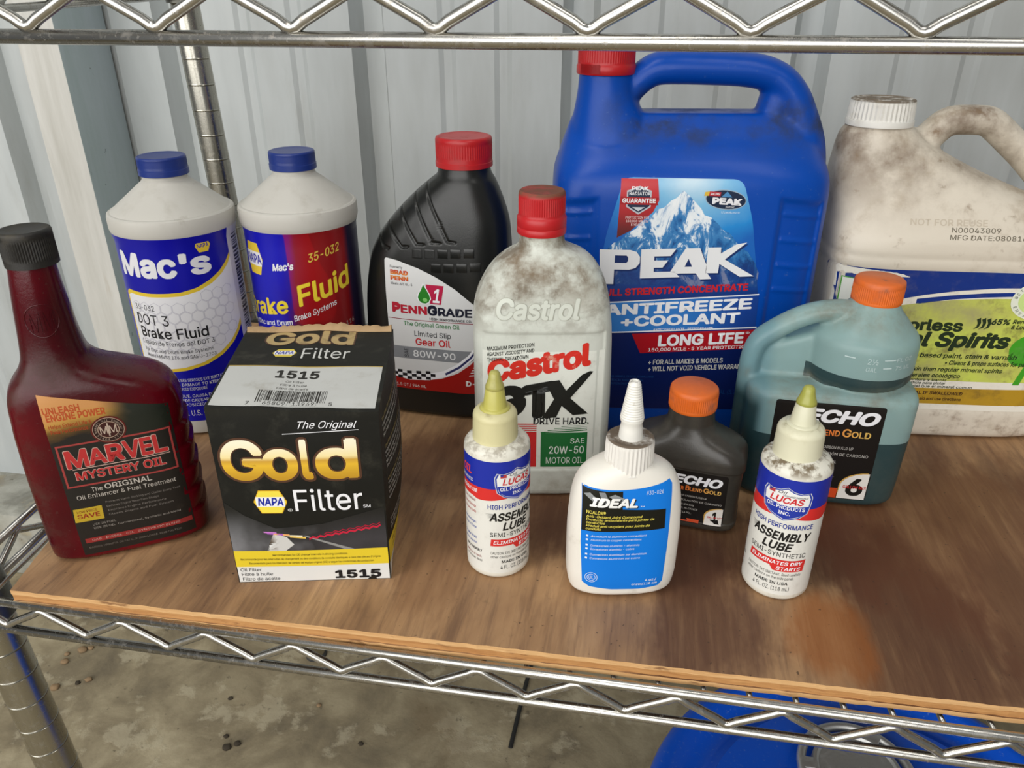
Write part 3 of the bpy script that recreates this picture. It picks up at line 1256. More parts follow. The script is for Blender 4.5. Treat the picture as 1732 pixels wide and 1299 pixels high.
A.poly(hexa(29.6, 64.5, 9.9, 8.1), ink('#ecd84a'), 3, 'emblem')
A.rect(20.8, 61, 38.4, 68.2, WH, 4, 'emblem')
A.text('NAPA', 21.9, 61.7, 15.6, 6, '#1c2c9a', 5, bold=.04, shear=.15)
A.text('®', 39.5, 56.5, 3.2, 2.8, '#c8c8c4', 3, res=1)
A.text('Filter', 44.5, 57.5, 41.5, 15.5, WH, 3, bold=-.005)
A.text('SM', 86, 58.3, 4.6, 2.2, WH, 3, res=1)
A.text('The Original', 52.4, 115.6, 35, 4.6, WH, 3, shear=.45)
A.poly([(43, 112.6), (88, 114.4), (88, 114.0), (43, 112.2)], WH, 3, 'underline')
DK = '#4a4220'
A.text('Recommended for OE change intervals in driving conditions.', 25, 21.8, 48, 1.6, DK, 3, res=1)
A.text("Recommande pour des intervalles de changement ou des conditions de conduite identiques a ceux des pieces d'origine.", 4, 18.5, 90, 1.6, DK, 3, res=1)
A.text('Recomendado para los intervalos de cambio del equipo original (OE) o segun las condiciones de conduccion', 9, 15.2, 80, 1.6, DK, 3, res=1)
A.text('Oil Filter', 2.5, 9.4, 13.5, 2.5, '#3c3c3c', 3)
A.text('Filtre à huile', 2.7, 5.6, 20, 2.5, '#3c3c3c', 3)
A.text('Filtro de aceite', 2.9, 1.6, 24, 2.5, '#3c3c3c', 3)
A.text('1515', 63, 1.6, 30, 7, '#17171a', 3, bold=.06)
A.poly([(84, .6), (90, .5), (88.5, 3.2), (86, 2.6)], ink('#1a1916'), 4, 'chip')
A.flush()
A = Art(body, BX, 'top', step=2.0, vstep=2.0, base='top_print')
A.rect(1.5, 3.6, 98.2, 49, ink('#c4c5c1', .5, .5), 1)
A.rect(1.5, 49, 98.2, 50, ink('#b59a4a'), 1, 'stripe')
m_goldt = plastic('gold_print_worn', '#b39a68', .4, [('#6b5c40', 60, .5, .7, .7, None)])
A.text('Gold', 15.5, 76.5, 61, 19, BR, 1, bold=.07)
A.text('Gold', 16.6, 77.2, 59, 17.6, m_goldt, 2, bold=.045)
A.poly(hexa(32.6, 66.3, 7.9, 4.8), ink('#d8c250'), 1, 'emblem')
A.rect(26, 64, 39, 68.6, WH, 2, 'emblem')
A.text('NAPA', 26.6, 64.5, 12, 3.7, '#1c2c9a', 3, bold=.03, shear=.15)
A.text('Filter', 44, 59.5, 31, 12, '#cfcfca', 2)
A.text('The Original', 48, 97, 26, 2.6, '#8a8676', 2, shear=.3, res=1)
A.text('1515', 32.8, 35.5, 27, 9, '#26241f', 2, bold=.05)
for i, t in enumerate(['Oil Filter', 'Filtre à huile', 'Filtro de aceite']):
    A.text(t, 46, 30.5 - i * 4, [11, 16, 19][i], 2.4, '#4c4a44', 2, anchor='c', res=1)
A.barcode(27, 8, 68, 21, '#2a2722', 5)
A.rect(31, 4.4, 46, 9.4, ink('#c4c5c1', .5, .5), 3, 'blank')
A.rect(48, 4.4, 63, 9.4, ink('#c4c5c1', .5, .5), 3, 'blank')
A.text('65809', 32, 5.2, 13, 3.6, '#26241f', 4, res=1)
A.text('13969', 49, 5.2, 13, 3.6, '#26241f', 4, res=1)
A.text('7', 22, 5.2, 2, 3.2, '#26241f', 4, res=1)
A.text('5', 70.5, 5.2, 2, 3.2, '#26241f', 4, res=1)
A.flush()
A = Art(body, BX, 'right', step=8, vstep=8, base='side_print')
A.rect(.6, .4, 98, 13, ink('#d5d5d0'), 0)
A.rect(.6, 13, 98.4, 30, ink('#d8bd2c'), 1, 'stripe')
for row, z0, col in ((0, 115, '#a5925a'), (1, 111.5, '#c9c9c4'), (2, 108, '#c9c9c4'), (3, 104.5, '#c9c9c4'), (4, 96, '#a5925a'), (5, 92.5, '#c9c9c4'), (6, 89, '#c9c9c4'), (7, 85.5, '#c9c9c4'), (8, 82, '#c9c9c4'),
                     (9, 73, '#a5925a'), (10, 69.5, '#c9c9c4'), (11, 66, '#c9c9c4'), (12, 62.5, '#c9c9c4'), (13, 59, '#c9c9c4'), (14, 42, '#c9c9c4'), (15, 38.5, '#c9c9c4'), (16, 35, '#c9c9c4')):
    A.text(['The filter for people who demand the very best', 'engineered for superior filtration and long life', 'Vous exigez le meilleur pour votre moteur?', 'No hay mejor proteccion para su automovil'][row % 4], 7, z0, 84 - (row * 7) % 20, 2.1, col, 2, res=1)
A.text('Recommended for', 10, 24, 50, 2.2, DK, 2, res=1)
A.text('driving conditions', 10, 19, 54, 2.2, DK, 2, res=1)
A.text('Oil Filter 1515', 10, 7, 50, 2.2, '#333333', 2, res=1)
A.flush()

# ------------------------------------------------------------------ black gear oil bottle
k = NT('black_hdpe')
d = k.rng(k.noise(60, 5, .7), .58, .8, 0, .35)
k.color(k.mix(d, lin('#151614'), lin('#3c3a33')))
k.l(k.math('ADD', .30, k.math('MULTIPLY', d, .5)), k.b.inputs['Roughness'])
k.bump(k.noise(800, 3), .12, .0004)
m_black = k.m
root = empty('gear_oil_bottle', 'curved black gear oil bottle with red cap and grooved shoulder', 'bottle', (-.1725, .625, 0), -3)
rows = ((0, -56, 52, 28, 3), (1.5, -61, 57, 32, 3.2), (6, -63.5, 61, 34.5, 3.4), (30, -64.6, 64.5, 35, 3.4), (69, -64.8, 66, 35, 3.4), (95, -64, 66, 35, 3.3), (113, -62.5, 65.8, 35, 3.2), (130, -60, 65.4, 34.8, 3), (144, -57, 65.2, 34.2, 2.9),
        (160, -49.5, 64.6, 33, 2.7), (176, -37, 63.2, 31, 2.5), (191, -22.5, 59.2, 28.5, 2.3), (201, -11.5, 55.5, 26.4, 2.15), (209, -1.5, 52, 24.2, 2.05), (214, 4.2, 49, 22.2, 2), (217, 5, 48, 21.6, 2), (222, 5.6, 47.4, 20.9, 2))
keys = [(z, (L + R) / 2, 0, (R - L) / 2, hd, n) for z, L, R, hd, n in rows]
GR = [[(-36, 173), (-20.1, 156.8), (-14.9, 157.6)], [(-25.6, 188), (-6.6, 160.1), (-1.5, 160.4)], [(-13.6, 201.5), (6.7, 162.0), (12.7, 162.4)], [(-3.2, 209.5), (19.8, 163.8), (25.7, 163.2)], [(-46, 164), (-38, 155.5), (-33, 154.5)]]


def segd(p, a, b):
    vx, vy = b[0] - a[0], b[1] - a[1]
    t = max(0, min(1, ((p[0] - a[0]) * vx + (p[1] - a[1]) * vy) / (vx * vx + vy * vy)))
    return math.hypot(p[0] - a[0] - t * vx, p[1] - a[1] - t * vy)


def groove(x, y, z, c, s):
    if s < -.15 and 150 < z < 212:
        dm = min(segd((x, z), g[i], g[i + 1]) for g in GR for i in range(2))
        if dm < 1.25:
            y += 1.7 * (1 - (dm / 1.25) ** 2)
    return x, y, z


body = from_bm('body', loft(keys, 440, .8, groove), m_black, root, True)
m_redcap = plastic('red_cap_plastic', '#b3161c', .36, [('#7a2a24', 70, .5, .8, .5, None), ('#6d5a4c', 50, .55, .8, .4, (.235, .245))], .1)
from_bm('cap', lathe(cap_prof(22.9, 219.5, 243, 4, 2.2), 144, 26.5, 0, knurl=(225, 239, 72, .4)), m_redcap, root, True, 45)
A = Art(body, root, 'front', step=3, vstep=6)
A.dx = -4.8
SIL = ink('#d4d5d4', .32)
out = rpoly([(-31, 27), (-31.2, 60), (-32, 118), (-32.2, 147), (-20, 145.8), (-2, 140.8), (14, 134), (30, 124.6), (46, 111), (58, 93), (60.5, 60), (60.5, 27)], 3)
A.poly(out, SIL, 0)
A.poly([(-31, 27), (60.5, 27), (60.5, 68), (50, 66), (42, 56), (30, 46.5), (15, 40), (0, 37), (-15, 36.6), (-31, 39)], ink('#9b1712', .35), 1, 'printed_panel')
arc_o = [(56, 84), (51, 72), (43.5, 60.5), (33, 50.5), (20, 42.5), (4, 37.5), (-14, 36), (-31, 39)]
arc_i = [(56, 92), (49, 77), (40, 64.5), (29.5, 55.2), (17.5, 48), (3, 43.5), (-14, 43), (-31, 46)]
A.poly(band(arc_o, arc_i), ink('#efeff2'), 2, 'swoosh')
mid1 = [(a[0] * .75 + b[0] * .25, a[1] * .75 + b[1] * .25) for a, b in zip(arc_o, arc_i)]
mid2 = [(a[0] * .4 + b[0] * .6, a[1] * .4 + b[1] * .6) for a, b in zip(arc_o, arc_i)]
A.poly(band(mid1[:5], mid2[:5]), ink('#2c2f5e'), 3, 'swoosh')
for i in range(9):
    for j in range(3):
        if (i + j) % 2:
            x0 = -30 + i * 4.4
            y0 = 36.6 + j * 2.8 + (i - 4) ** 2 * .05 + (.12 * i if i > 4 else 0)
            A.poly([(x0, y0), (x0 + 4.4, y0 + .1), (x0 + 4.4, y0 + 2.9), (x0, y0 + 2.8)], ink('#18181c'), 4, 'chequer')
A.poly([(-30.8, 57), (40, 57), (46, 61), (52, 68.5), (-30.8, 68.5)], ink('#83868a'), 1, 'printed_panel')
A.rect(-31, 93.9, 57, 94.5, ink('#8c2f3c'), 2, 'line')
A.text('PENN', -26.5, 99.8, 31.5, 7.6, '#b01f33', 3, bold=.055)
A.text('P', -26.8, 99.8, 7.6, 9.4, '#b01f33', 4, bold=.055)
A.text('GRADE', 5.8, 99.8, 38.4, 7.6, '#1b1d2e', 3, bold=.045)
A.text('G', 5.4, 99.8, 8.6, 9.2, '#1b1d2e', 4, bold=.045)
A.text('HIGH PERFORMANCE OIL', 7, 95.4, 37, 2.3, '#1b1b22', 3, bold=.03, res=1)
A.text('The Original Green Oil', -17, 88.6, 50, 3.9, '#2f7a3c', 3, bold=.015)
A.text('Limited Slip', -7.6, 79.4, 32.8, 4.8, '#2b2b30', 3, bold=.005)
A.text('Gear Oil', -7, 71, 31.5, 6.4, '#c21f26', 3, bold=.025)
A.text('80W-90', -9.8, 59.4, 38.5, 6.4, '#e2e3e4', 3, bold=.02)
A.text('SAE', -14.5, 58.3, 8.6, 3.6, '#2b2b30', 3, rot=90)
A.text('Formerly', -26.8, 139, 11.5, 2.2, '#2b2b30', 3, res=1)
m_or = grad_z('flame_letter_print', [(0, '#c23c1e'), (.5, '#e0902e'), (1, '#b8321c')], .128, .138)
A.text('BRAD', -26.8, 133.6, 16.4, 3.9, m_or, 3, bold=.07)
A.text('PENN', -26.8, 128.6, 16.4, 3.9, m_or, 3, bold=.07)
A.text('Meets API GL-5', -26.6, 124.7, 19.6, 2.2, '#2b2b30', 3, res=1)
A.poly([(4.8, 127.2), (20.6, 126.9), (17.6, 110), (8, 110.2)], ink('#b31f45'), 2, 'emblem')
A.text('1', 10.4, 111.4, 6.2, 12.4, WH, 3, bold=.03, shear=.25, name='emblem')
drop = [(2.6, 128.5), (6.2, 122.5), (8.6, 118), (9.2, 114.6), (7.6, 111), (4.2, 109.3), (.6, 109.6), (-2.2, 111.8), (-3.3, 115), (-2.6, 118.2), (0, 122.7)]
A.poly(drop, WH, 4, 'emblem')
A.poly([((p[0] - 2.9) * .86 + 2.9, (p[1] - 117) * .87 + 116.9) for p in drop], ink('#2e7d2a', .3), 5, 'emblem')
A.poly(ell(3.8, 113.5, 2.1, 1.7), ink('#7cc468'), 6, 'emblem')
A.text('1.5 QT / 946 mL', -27.5, 29.3, 28, 2.8, '#d8cfcb', 3, res=1)
A.text('D-A', 37.2, 34.6, 15, 5, '#dcd6d2', 3, bold=.05)
for i in range(4):
    A.poly([(40 + i * 1.2, 44.5 + i * 2.6), (58, 46 + i * 2.6), (58, 47.2 + i * 2.6), (41 + i * 1.2, 45.6 + i * 2.6)], ink('#d8d4d2'), 3, 'stripe')
for row in range(2):
    for i in range(5):
        x0 = -6 + i * 11 + row * 16
        if x0 > 50:
            continue
        y0 = 149 - row * 11 + i * .6
        bmq = box_bm(x0, x0 + 8.5, y0, y0 + 7.5, -.1, .3, bevel=.15, scale=1)
        A.add(bmq, m_black, 0, 'moulded_brick')
A.flush()

# ------------------------------------------------------------------ white motor oil bottle
m_cas = plastic('dirty_white_hdpe', '#ccd0c6', .42, [('#6d5a42', 22, .38, .62, .97, (.142, .182)), ('#5f4e38', 40, .46, .66, .8, (.120, .165)), ('#9a9182', 36, .52, .78, .55, None), ('#8c8472', 18, .45, .72, .6, (.028, .008))], .15)
root = empty('motor_oil_bottle', 'grimy white motor oil bottle with red cap, in front of the blue jug', 'bottle', (-.065, .512, 0), 9.7)
rows = ((0, -44, 45, 24, 3.2), (1.5, -47.5, 48, 27, 3.6), (6, -49.5, 50, 29, 4), (24, -50, 50.4, 29.4, 4.4), (30, -50, 50.5, 29.4, 4.4), (68, -50, 50.6, 29.4, 4.4), (120, -50, 49.4, 29.4, 4.4), (135, -50, 48.6, 29.4, 4.2), (144, -49.8, 47.6, 29.2, 4), (155, -47.6, 46, 28.8, 3.6), (165, -43.4, 43.2, 27.8, 3.2),
        (173, -38.8, 39.4, 26.2, 2.9), (180, -33, 34.6, 24, 2.6), (186, -25.6, 27.6, 20.8, 2.3), (189.2, -20, 20.6, 18, 2.1), (191.5, -17.8, 15.2, 16.2, 2), (195, -17.2, 13.8, 15.6, 2), (204, -17.2, 13.6, 15.5, 2))
keys = [(z, (L + R) / 2, 0, (R - L) / 2, hd, n) for z, L, R, hd, n in rows]


def recess(x, y, z, c, s):
    if s < 0 and abs(x) < 43.5 and 24 < z < 136.5:
        e = min(1, (43.5 - abs(x)) / 2.0, (136.5 - z) / 1.6, (z - 24) / 1.6)
        y += 1.0 * max(0, e)
    return x, y, z


body = from_bm('body', loft(keys, 200, 1.5, recess), m_cas, root, True)
m_capc = plastic('red_screw_cap', '#b81a20', .4, [('#6d4a36', 40, .25, .55, .92, (.2240, .2268)), ('#8f3a30', 70, .55, .8, .4, None)], .1)
pr = [(12, 199.5), (16.5, 199), (16.9, 200), (16.9, 203.4), (16.5, 203.8), (16.6, 204.4), (16.9, 205), (16.9, 210), (16.3, 211)] + [(15.9, 211.5 + i) for i in range(14)] + [(15.6, 226.8), (14.6, 227.8), (13, 227.6), (0, 227.4)]
from_bm('cap', lathe(pr, 128, -2, 0, knurl=(211.6, 225, 64, .35)), m_capc, root, True, 45)
A = Art(body, root, 'front', step=4, vstep=8)
A.poly([(-43, 26), (43, 26), (43, 122), (-43, 122)], ink('#dfe2d8', .4, .55), -.5)
m_ced = plastic('moulded_white', '#cdd1c6', .42, [('#8f8a7a', 40, .6, .8, .4, None)])
bmt = text_bm('Castrol', 57, 15, .045, .18, ext=.0)
for v in bmt.verts:
    v.co.x -= 33
    v.co.y += 146
A.add(bmt, m_ced, 6, 'moulded_letters')
m_shadow = plastic('moulded_white_shade', '#a9aa9c', .5)  # darker copy under the letters, painting in their edge shadow
bmt = text_bm('Castrol', 58.2, 15.8, .062, .18)
for v in bmt.verts:
    v.co.x -= 33.5
    v.co.y += 145.5
A.add(bmt, m_shadow, 2, 'moulded_letters')
A.text('®', 24, 146, 3.6, 3.2, m_ced, 5, name='moulded_letters', res=1)
A.dx = 4.4
m_cr = plastic('red_print_worn', '#cf2a1c', .4, [('#d8a08a', 60, .62, .7, .8, None)])
for i, (t, w) in enumerate((('MAXIMUM PROTECTION', 33), ('AGAINST VISCOSITY AND', 33), ('THERMAL BREAKDOWN', 29))):
    A.text(t, -44.2, 121.8 - i * 4.3, w, 2.9, '#23251f', 2, bold=.02, slope=.13, res=1)
A.text('Castrol', -44, 96.5, 73, 18, m_cr, 2, bold=.07, slope=.20)
BK = ink('#191b17', .4)
A.text('G', -43.5, 66, 27, 26, BK, 3, bold=.10, slope=.2)
A.text('T', -20, 66.5, 25, 28.5, BK, 3, bold=.10, slope=.2)
A.poly([(-3.2, 98.3), (7, 100), (12, 91.5), (23, 104), (28.5, 106.6), (31, 106), (15.2, 85.5), (28.6, 72.4), (17.6, 71.4), (9.2, 79.2), (5.4, 69.6), (-5, 68.8), (3.6, 84.6)], BK, 4)
A.text('DRIVE HARD.', -11, 63.6, 40.5, 5.8, '#17191a', 3, bold=.02)
GN = ink('#1d6b34', .4)
for i in range(5):
    y0 = 56.5 + i * 1.7
    A.poly([(-5.5 + i * 5, y0), (28.6, y0 + 1.6), (28.6, y0 + 2.4 - i * .3), (-5.5 + i * 5, y0 + .8 - i * .12)], GN, 2, 'stripe')
    A.poly([(-40 + i * .5, 56.5 + i * 1.7), (-8.6, 56.5 + i * 1.7), (-8.6, 57.5 + i * 1.7), (-40 + i * 3, 57.5 + i * 1.7)], ink('#c8282a'), 2, 'stripe')
A.rect(-5.3, 27, 29, 56.6, GN, 2)
A.rect(-40, 27, -8.6, 56.6, ink('#c8282a', .4), 2)
A.text('SAE', 16.5, 47.4, 10.4, 4.4, '#dfe6dc', 3)
A.text('20W-50', .9, 38.6, 26, 6.4, '#dfe6dc', 3, bold=.015)
A.text('MOTOR OIL', -1.2, 30, 28, 5.4, '#dfe6dc', 3)
A.flush()

# ------------------------------------------------------------------ blue antifreeze jug
k = NT('blue_hdpe')
z_ = k.xyz()
d = k.math('MULTIPLY', k.rng(k.noise(26, 6, .65), .40, .72), k.math('MULTIPLY', k.math('MULTIPLY', k.rng(z_[2], .228, .256), k.rng(z_[2], .286, .270)), k.rng(z_[0], -.085, -.045)))
d2 = k.rng(k.noise(330, 3, .6), .64, .74, 0, .35)
c = k.mix(k.math('MULTIPLY', d, .85), lin('#0044a4'), lin('#2f3438'))
c = k.mix(d2, c, lin('#4f6ba6'))
k.color(c)
k.l(k.math('ADD', .33, k.math('MULTIPLY', d, .45)), k.b.inputs['Roughness'])
k.b.inputs['Specular IOR Level'].default_value = .3
k.bump(k.noise(700, 3), .10, .0004)
m_blue = k.m
root = empty('antifreeze_jug', 'large blue antifreeze jug with handle, red cap and snowy mountain label', 'jug', (.0323, .642, 0), 8)
b1 = loft([(0, 0, 0, 98, 44, 4), (2, 0, 0, 102, 48, 4.5), (8, 0, 0, 106, 51, 5), (40, 0, 0, 107, 52, 5), (120, .2, 0, 107, 52, 5), (185, .2, 0, 106.6, 52, 5), (205, .3, 0, 107, 52, 4.6), (216, .4, 0, 106.6, 51.5, 4.2), (224, .2, 0, 105, 49, 3.8), (230, 0, 0, 103, 45.5, 3.4),
           (238, -.5, 2, 100, 40, 3.2), (248, -.5, 3, 96.5, 30, 3), (257, -.3, 3, 93.5, 21, 3), (263, 0, 3, 90, 15, 2.6)], 72, 4)
b2 = loft([(222, -52, 0, 40, 34, 2.4), (236, -57, 0, 40, 33, 2.2), (250, -61, 0, 33.5, 29, 2), (262, -64.6, 0, 27.5, 25, 2), (272, -67, 0, 23.4, 22.4, 2), (282, -68, 0, 21.2, 21, 2), (292, -68.5, 0, 20.3, 20.3, 2)], 48, 3)
hp = catmull([(-58, 3, 264), (-50, 3, 277), (-38, 3, 289), (-24, 3, 294), (10, 3, 294), (44, 3, 292), (62, 3, 286), (74, 3, 274), (82, 3, 258), (89, 3, 240), (92, 3, 222)], 6)
rr = [10 + 2.5 * min(1, i / 20) + (5 * max(0, (i - 34) / 26)) for i in range(len(hp))]
b3 = sweep(hp, rr, 20, flat=1.35)
b4 = sweep(catmull([(-66, 3, 288), (-50, 3, 285), (-38, 3, 290)], 4), 8, 14)
web = box_bm(52, 88, -9, 15, 225, 286, bevel=6)
for v in web.verts:
    if v.co.z > .27:
        v.co.x -= .008
blk = sweep(catmull([(64, 3, 228), (62, 3, 255), (66, 3, 278)], 4), 14, 16, flat=1.1)


def jug_disp(co, n):
    x, y, z = co.x * 1000, co.y * 1000, co.z * 1000
    if n.y < -.5 and z > 12:
        p = 0
        # sunken grip panels either side of the label, with two moulded ribs on each
        for sx, x0, x1 in ((-1, 73, 100), (1, 62, 98)):
            u = x * sx
            top = 208 - .15 * (u - 70)
            if x0 < u < x1 and 25 < z < top:
                e = min(1, (u - x0) / 4, (x1 - u) / 3, (top - z) / 5, (z - 25) / 5)
                q = 2.6 * max(0, e)
                for zr in (196, 176, 156, 136):
                    dd = abs(z - zr - (u - x0) * .12 * -1)
                    if dd < 2.2 and u > x0 + 5:
                        q -= 1.3 * max(0, 1 - dd / 2.2) * max(0, e)
                p = max(p, q)
        co = co + Vector((0, p * MM, 0))
    return co


body = fuse('body', [b1, b2, b3, b4, blk], 1.7, 7, m_blue, root, jug_disp)
pr = [(12, 290), (21.8, 290), (22.4, 290.6), (22.4, 296), (21.6, 297)] + [(21.6, 298 + i * 1.2) for i in range(10)] + [(21.2, 310), (20, 311), (0, 310.6)]
cp = from_bm('cap', lathe(pr, 144, -68.5, 0, knurl=(297.5, 309, 72, .4)), m_redcap, root, True, 45)
bm = bmesh.new()
for i in range(9):
    a = radians(-150 + i * 5.5)
    for rr_, zz in ((22.9, 291.2), (22.9, 297.6)):
        bm.verts.new(((-68.5 + rr_ * cos(a)) * MM, rr_ * sin(a) * MM, zz * MM))
bm.verts.ensure_lookup_table()
for i in range(8):
    bm.faces.new((bm.verts[2 * i], bm.verts[2 * i + 2], bm.verts[2 * i + 3], bm.verts[2 * i + 1]))
bmesh.ops.solidify(bm, geom=bm.faces[:], thickness=.0008)
from_bm('tear_tab', bm, m_redcap, cp, True, 40)

A = Art(body, root, 'front', step=3, vstep=3)
k = NT('sky_print')
x_ = k.xyz()
dx = k.math('MULTIPLY', k.math('SUBTRACT', x_[0], -.004), 13)
dz = k.math('MULTIPLY', k.math('SUBTRACT', x_[2], .222), 17)
rr = k.math('SQRT', k.math('ADD', k.math('MULTIPLY', dx, dx), k.math('MULTIPLY', dz, dz)))
c = k.ramp(k.math('ADD', rr, k.math('MULTIPLY', k.math('SUBTRACT', k.noise(30, 4), .5), .3)), [(.05, lin('#c3dcea')), (.35, lin('#7dbbe0')), (.75, lin('#1c86cf')), (1, lin('#0f5fb4'))])
c = k.mix(k.rng(x_[2], .168, .125), c, lin('#0a2c74'))
k.color(c)
k.b.inputs['Roughness'].default_value = .32
sky = rpoly([(-55, 222.5), (33, 221.5), (44, 190), (57, 128), (60, 28), (-72, 28), (-70, 150), (-66, 180)], 7)
A.poly(sky, k.m, 0)
A.poly([(-71.6, 28.5), (59.6, 28.5), (58.6, 98), (-71, 98)], ink('#0a1c55', .3), 1, 'printed_panel')
k = NT('mountain_print')
f = k.math('ADD', k.noise(1, 6, .7, k.coord((60, 60, 34), (0, 0, 0), (0, .5, 0)), .9), k.math('MULTIPLY', k.rng(k.xyz()[2], .150, .212), .10))
c = k.ramp(f, [(.40, lin('#0d3a73')), (.47, lin('#1f66a6')), (.55, lin('#3f84bd')), (.60, lin('#dfe8ef')), (.70, lin('#eef2f4'))])
c = k.mix(k.math('MULTIPLY', k.rng(k.xyz()[2], .165, .148), .8), c, lin('#0e2f78'))
k.color(c)
k.b.inputs['Roughness'].default_value = .32
A.poly([(-69, 140), (-67, 165), (-60, 173), (-55, 175), (-50, 181), (-44, 184), (-40, 190), (-34, 192), (-28, 199.5), (-24, 200.5), (-19, 206), (-15, 208), (-10.5, 213.5), (-5, 209), (0, 204), (4, 200), (7, 195), (12, 193.5), (18, 188.5), (22, 184), (28, 181), (33, 175), (38, 170), (43, 167), (50, 158), (54, 150), (54, 138)], k.m, 1, 'mountain_picture')
A.poly([(-57, 221.6), (-30, 221.6), (-28, 206), (-32, 197), (-42, 188), (-48, 182.6), (-58, 177)], grad_z('red_ribbon_print', [(0, '#5d0e12'), (.5, '#a8161e'), (1, '#c01c26')], .178, .215), 2, 'ribbon')
A.poly([(-52.5, 213), (-43, 216.5), (-34, 213), (-34, 201), (-43, 195.2), (-52.5, 201)], ink('#b9bcc4'), 3, 'emblem')
A.poly([(-51.4, 212), (-43, 215.2), (-35.1, 212), (-35.1, 201.6), (-43, 196.6), (-51.4, 201.6)], ink('#1c2a44'), 4, 'emblem')
A.poly([(-57, 208.6), (-28.4, 208), (-30, 205.4), (-28.4, 202.4), (-57, 203)], ink('#a5141c'), 5, 'ribbon')
A.text('GUARANTEE', -55.6, 204, 25, 3.4, WH, 6, bold=.05)
A.text('RADIATOR', -50.6, 209.8, 15.6, 2.5, WH, 6, bold=.02)
A.text('PEAK', -49, 213.4, 12.4, 2.8, WH, 6, bold=.07)
A.poly([(-48, 200.8), (-38.4, 200.8), (-43.2, 197.8)], ink('#c9ccd2'), 6, 'emblem')
for i, (t, w) in enumerate((('PROTECTION FOR', 18), ('150,000 MILES/', 17), ('5 YEARS', 9))):
    A.text(t, -43.4, 192 - i * 2.8, w, 1.9, '#e2c9c8', 3, anchor='c', bold=.02, res=1)
A.poly([(21.5 + 15.4 * cos(a) * cos(.06) , 206.8 + 7.4 * sin(a) - 1.2 * cos(a)) for a in [2 * pi * i / 32 for i in range(32)]], ink('#9fb0c0'), 3, 'emblem')
A.poly([(21.5 + 14.8 * cos(a), 206.8 + 6.8 * sin(a) - 1.2 * cos(a)) for a in [2 * pi * i / 32 for i in range(32)]], ink('#10233f'), 4, 'emblem')
A.text('PEAK', 11.5, 203.6, 22, 5, WH, 5, bold=.075, slope=-.05)
A.poly([(18, 209), (22, 213), (26, 208.6)], ink('#4a86b8'), 5, 'emblem')
A.poly([(5.6, 212.6), (9, 213), (8.4, 209.8), (5, 209.6)], ink('#d8b13a'), 6, 'emblem')
A.poly([(9, 213), (17.5, 212.4), (17, 209.4), (8.4, 209.8)], ink('#b8202c'), 6, 'emblem')
A.text('RACING', 9.6, 210.3, 7, 1.7, WH, 7, bold=.03, shear=.2, res=1)
A.text('partner', 22, 200.8, 6.5, 1.4, WH, 6, res=1)
A.text('f/peakauto', 19, 196.6, 14, 1.6, '#cfe2f2', 3, res=1)
# big word with its drop shadow: chunky custom letters
PK = [
    [(-70.5, 167.5), (-47, 167.5), (-42, 166), (-39, 162), (-39, 157), (-42, 153), (-47, 151.5), (-58.5, 151.5), (-58.5, 139.5), (-69.2, 139.5)],
    [(-38.5, 168), (-11.5, 169), (-15.5, 163), (-28, 162.6), (-28, 159.2), (-17, 159.5), (-21, 153.6), (-27.8, 153.4), (-27.6, 150), (-11.5, 150.4), (-7, 146), (-38, 144.6)],
    [(-4.5, 169.2), (6.5, 169.6), (13.2, 155), (13.2, 150.5), (17.8, 144.8), (9, 144.3), (5.2, 149.2), (-6, 149), (-9.2, 148.8), (-14.8, 150.3)],
    [(12.5, 170), (22.5, 170.3), (22.8, 165.4), (34, 172.8), (41.8, 174.2), (26.4, 160.6), (50.5, 147.3), (39.5, 146.8), (22.6, 157), (22.4, 149.6), (12.6, 149.4)],
]
ctr = ink('#0c2a63')
for L in PK:
    A.poly([(p[0] + 1.2, p[1] - 1.3) for p in L], ctr, 3, 'lettering')
    A.poly(L, ink('#e4e5e6', .35), 4, 'lettering')
A.poly([(-58.5, 163), (-49.5, 163), (-48.2, 161.3), (-48.2, 158.6), (-49.5, 157), (-58.5, 157)], ctr, 5, 'lettering')
A.poly([(-1.5, 161), (-4, 154.4), (1.8, 154.6)], ctr, 5, 'lettering')
A.text('FULL STRENGTH CONCENTRATE', -68.5, 129, 116, 6, '#c01c28', 3, bold=.055, slope=.055)
A.poly([(-71, 122.8), (57, 131.6), (57, 132.6), (-71, 123.8)], WH, 3, 'line')
A.poly([(-71, 97.5), (58, 103), (57, 131.6), (-71, 122.8)], grad_z('blue_band_print', [(0, '#2a77c4'), (.5, '#1f66b5'), (1, '#0c3a8c')], -.02, .05, axis=0), 2, 'printed_panel')
A.text('ANTIFREEZE', -64.5, 112.6, 117, 9.4, WH, 4, bold=.055, slope=.062)
A.text('+COOLANT', -50.5, 103.2, 95, 9.2, WH, 4, bold=.055, slope=.048)
A.text('ANTICONGELANTE · REFRIGERANTE', -24, 99.8, 48, 2.3, WH, 4, bold=.02, slope=.04, res=1)
A.poly([(-71, 97), (59, 103.4), (59, 104.5), (-71, 98)], WH, 4, 'line')
A.poly([(-41, 97.3), (58.6, 102.2), (58.6, 85.4), (-33, 80)], ink('#a81420', .3), 3, 'printed_panel')
A.text('LONG LIFE', -19, 86.2, 69, 10, WH, 4, bold=.055, slope=.055)
A.text('®', 51, 97.6, 3, 2.6, WH, 4, res=1)
A.text('150,000 MILE · 5 YEAR PROTECTION', -26.5, 81.6, 82, 2.9, WH, 4, bold=.015, slope=.05)
A.text('+ FOR ALL MAKES & MODELS', -25.5, 69.6, 61, 4.4, '#c9c8c2', 3, bold=.03, slope=.045)
A.text('+ WILL NOT VOID VEHICLE WARRANTY', -25.2, 63.4, 82, 4.4, '#c9c8c2', 3, bold=.03, slope=.045)
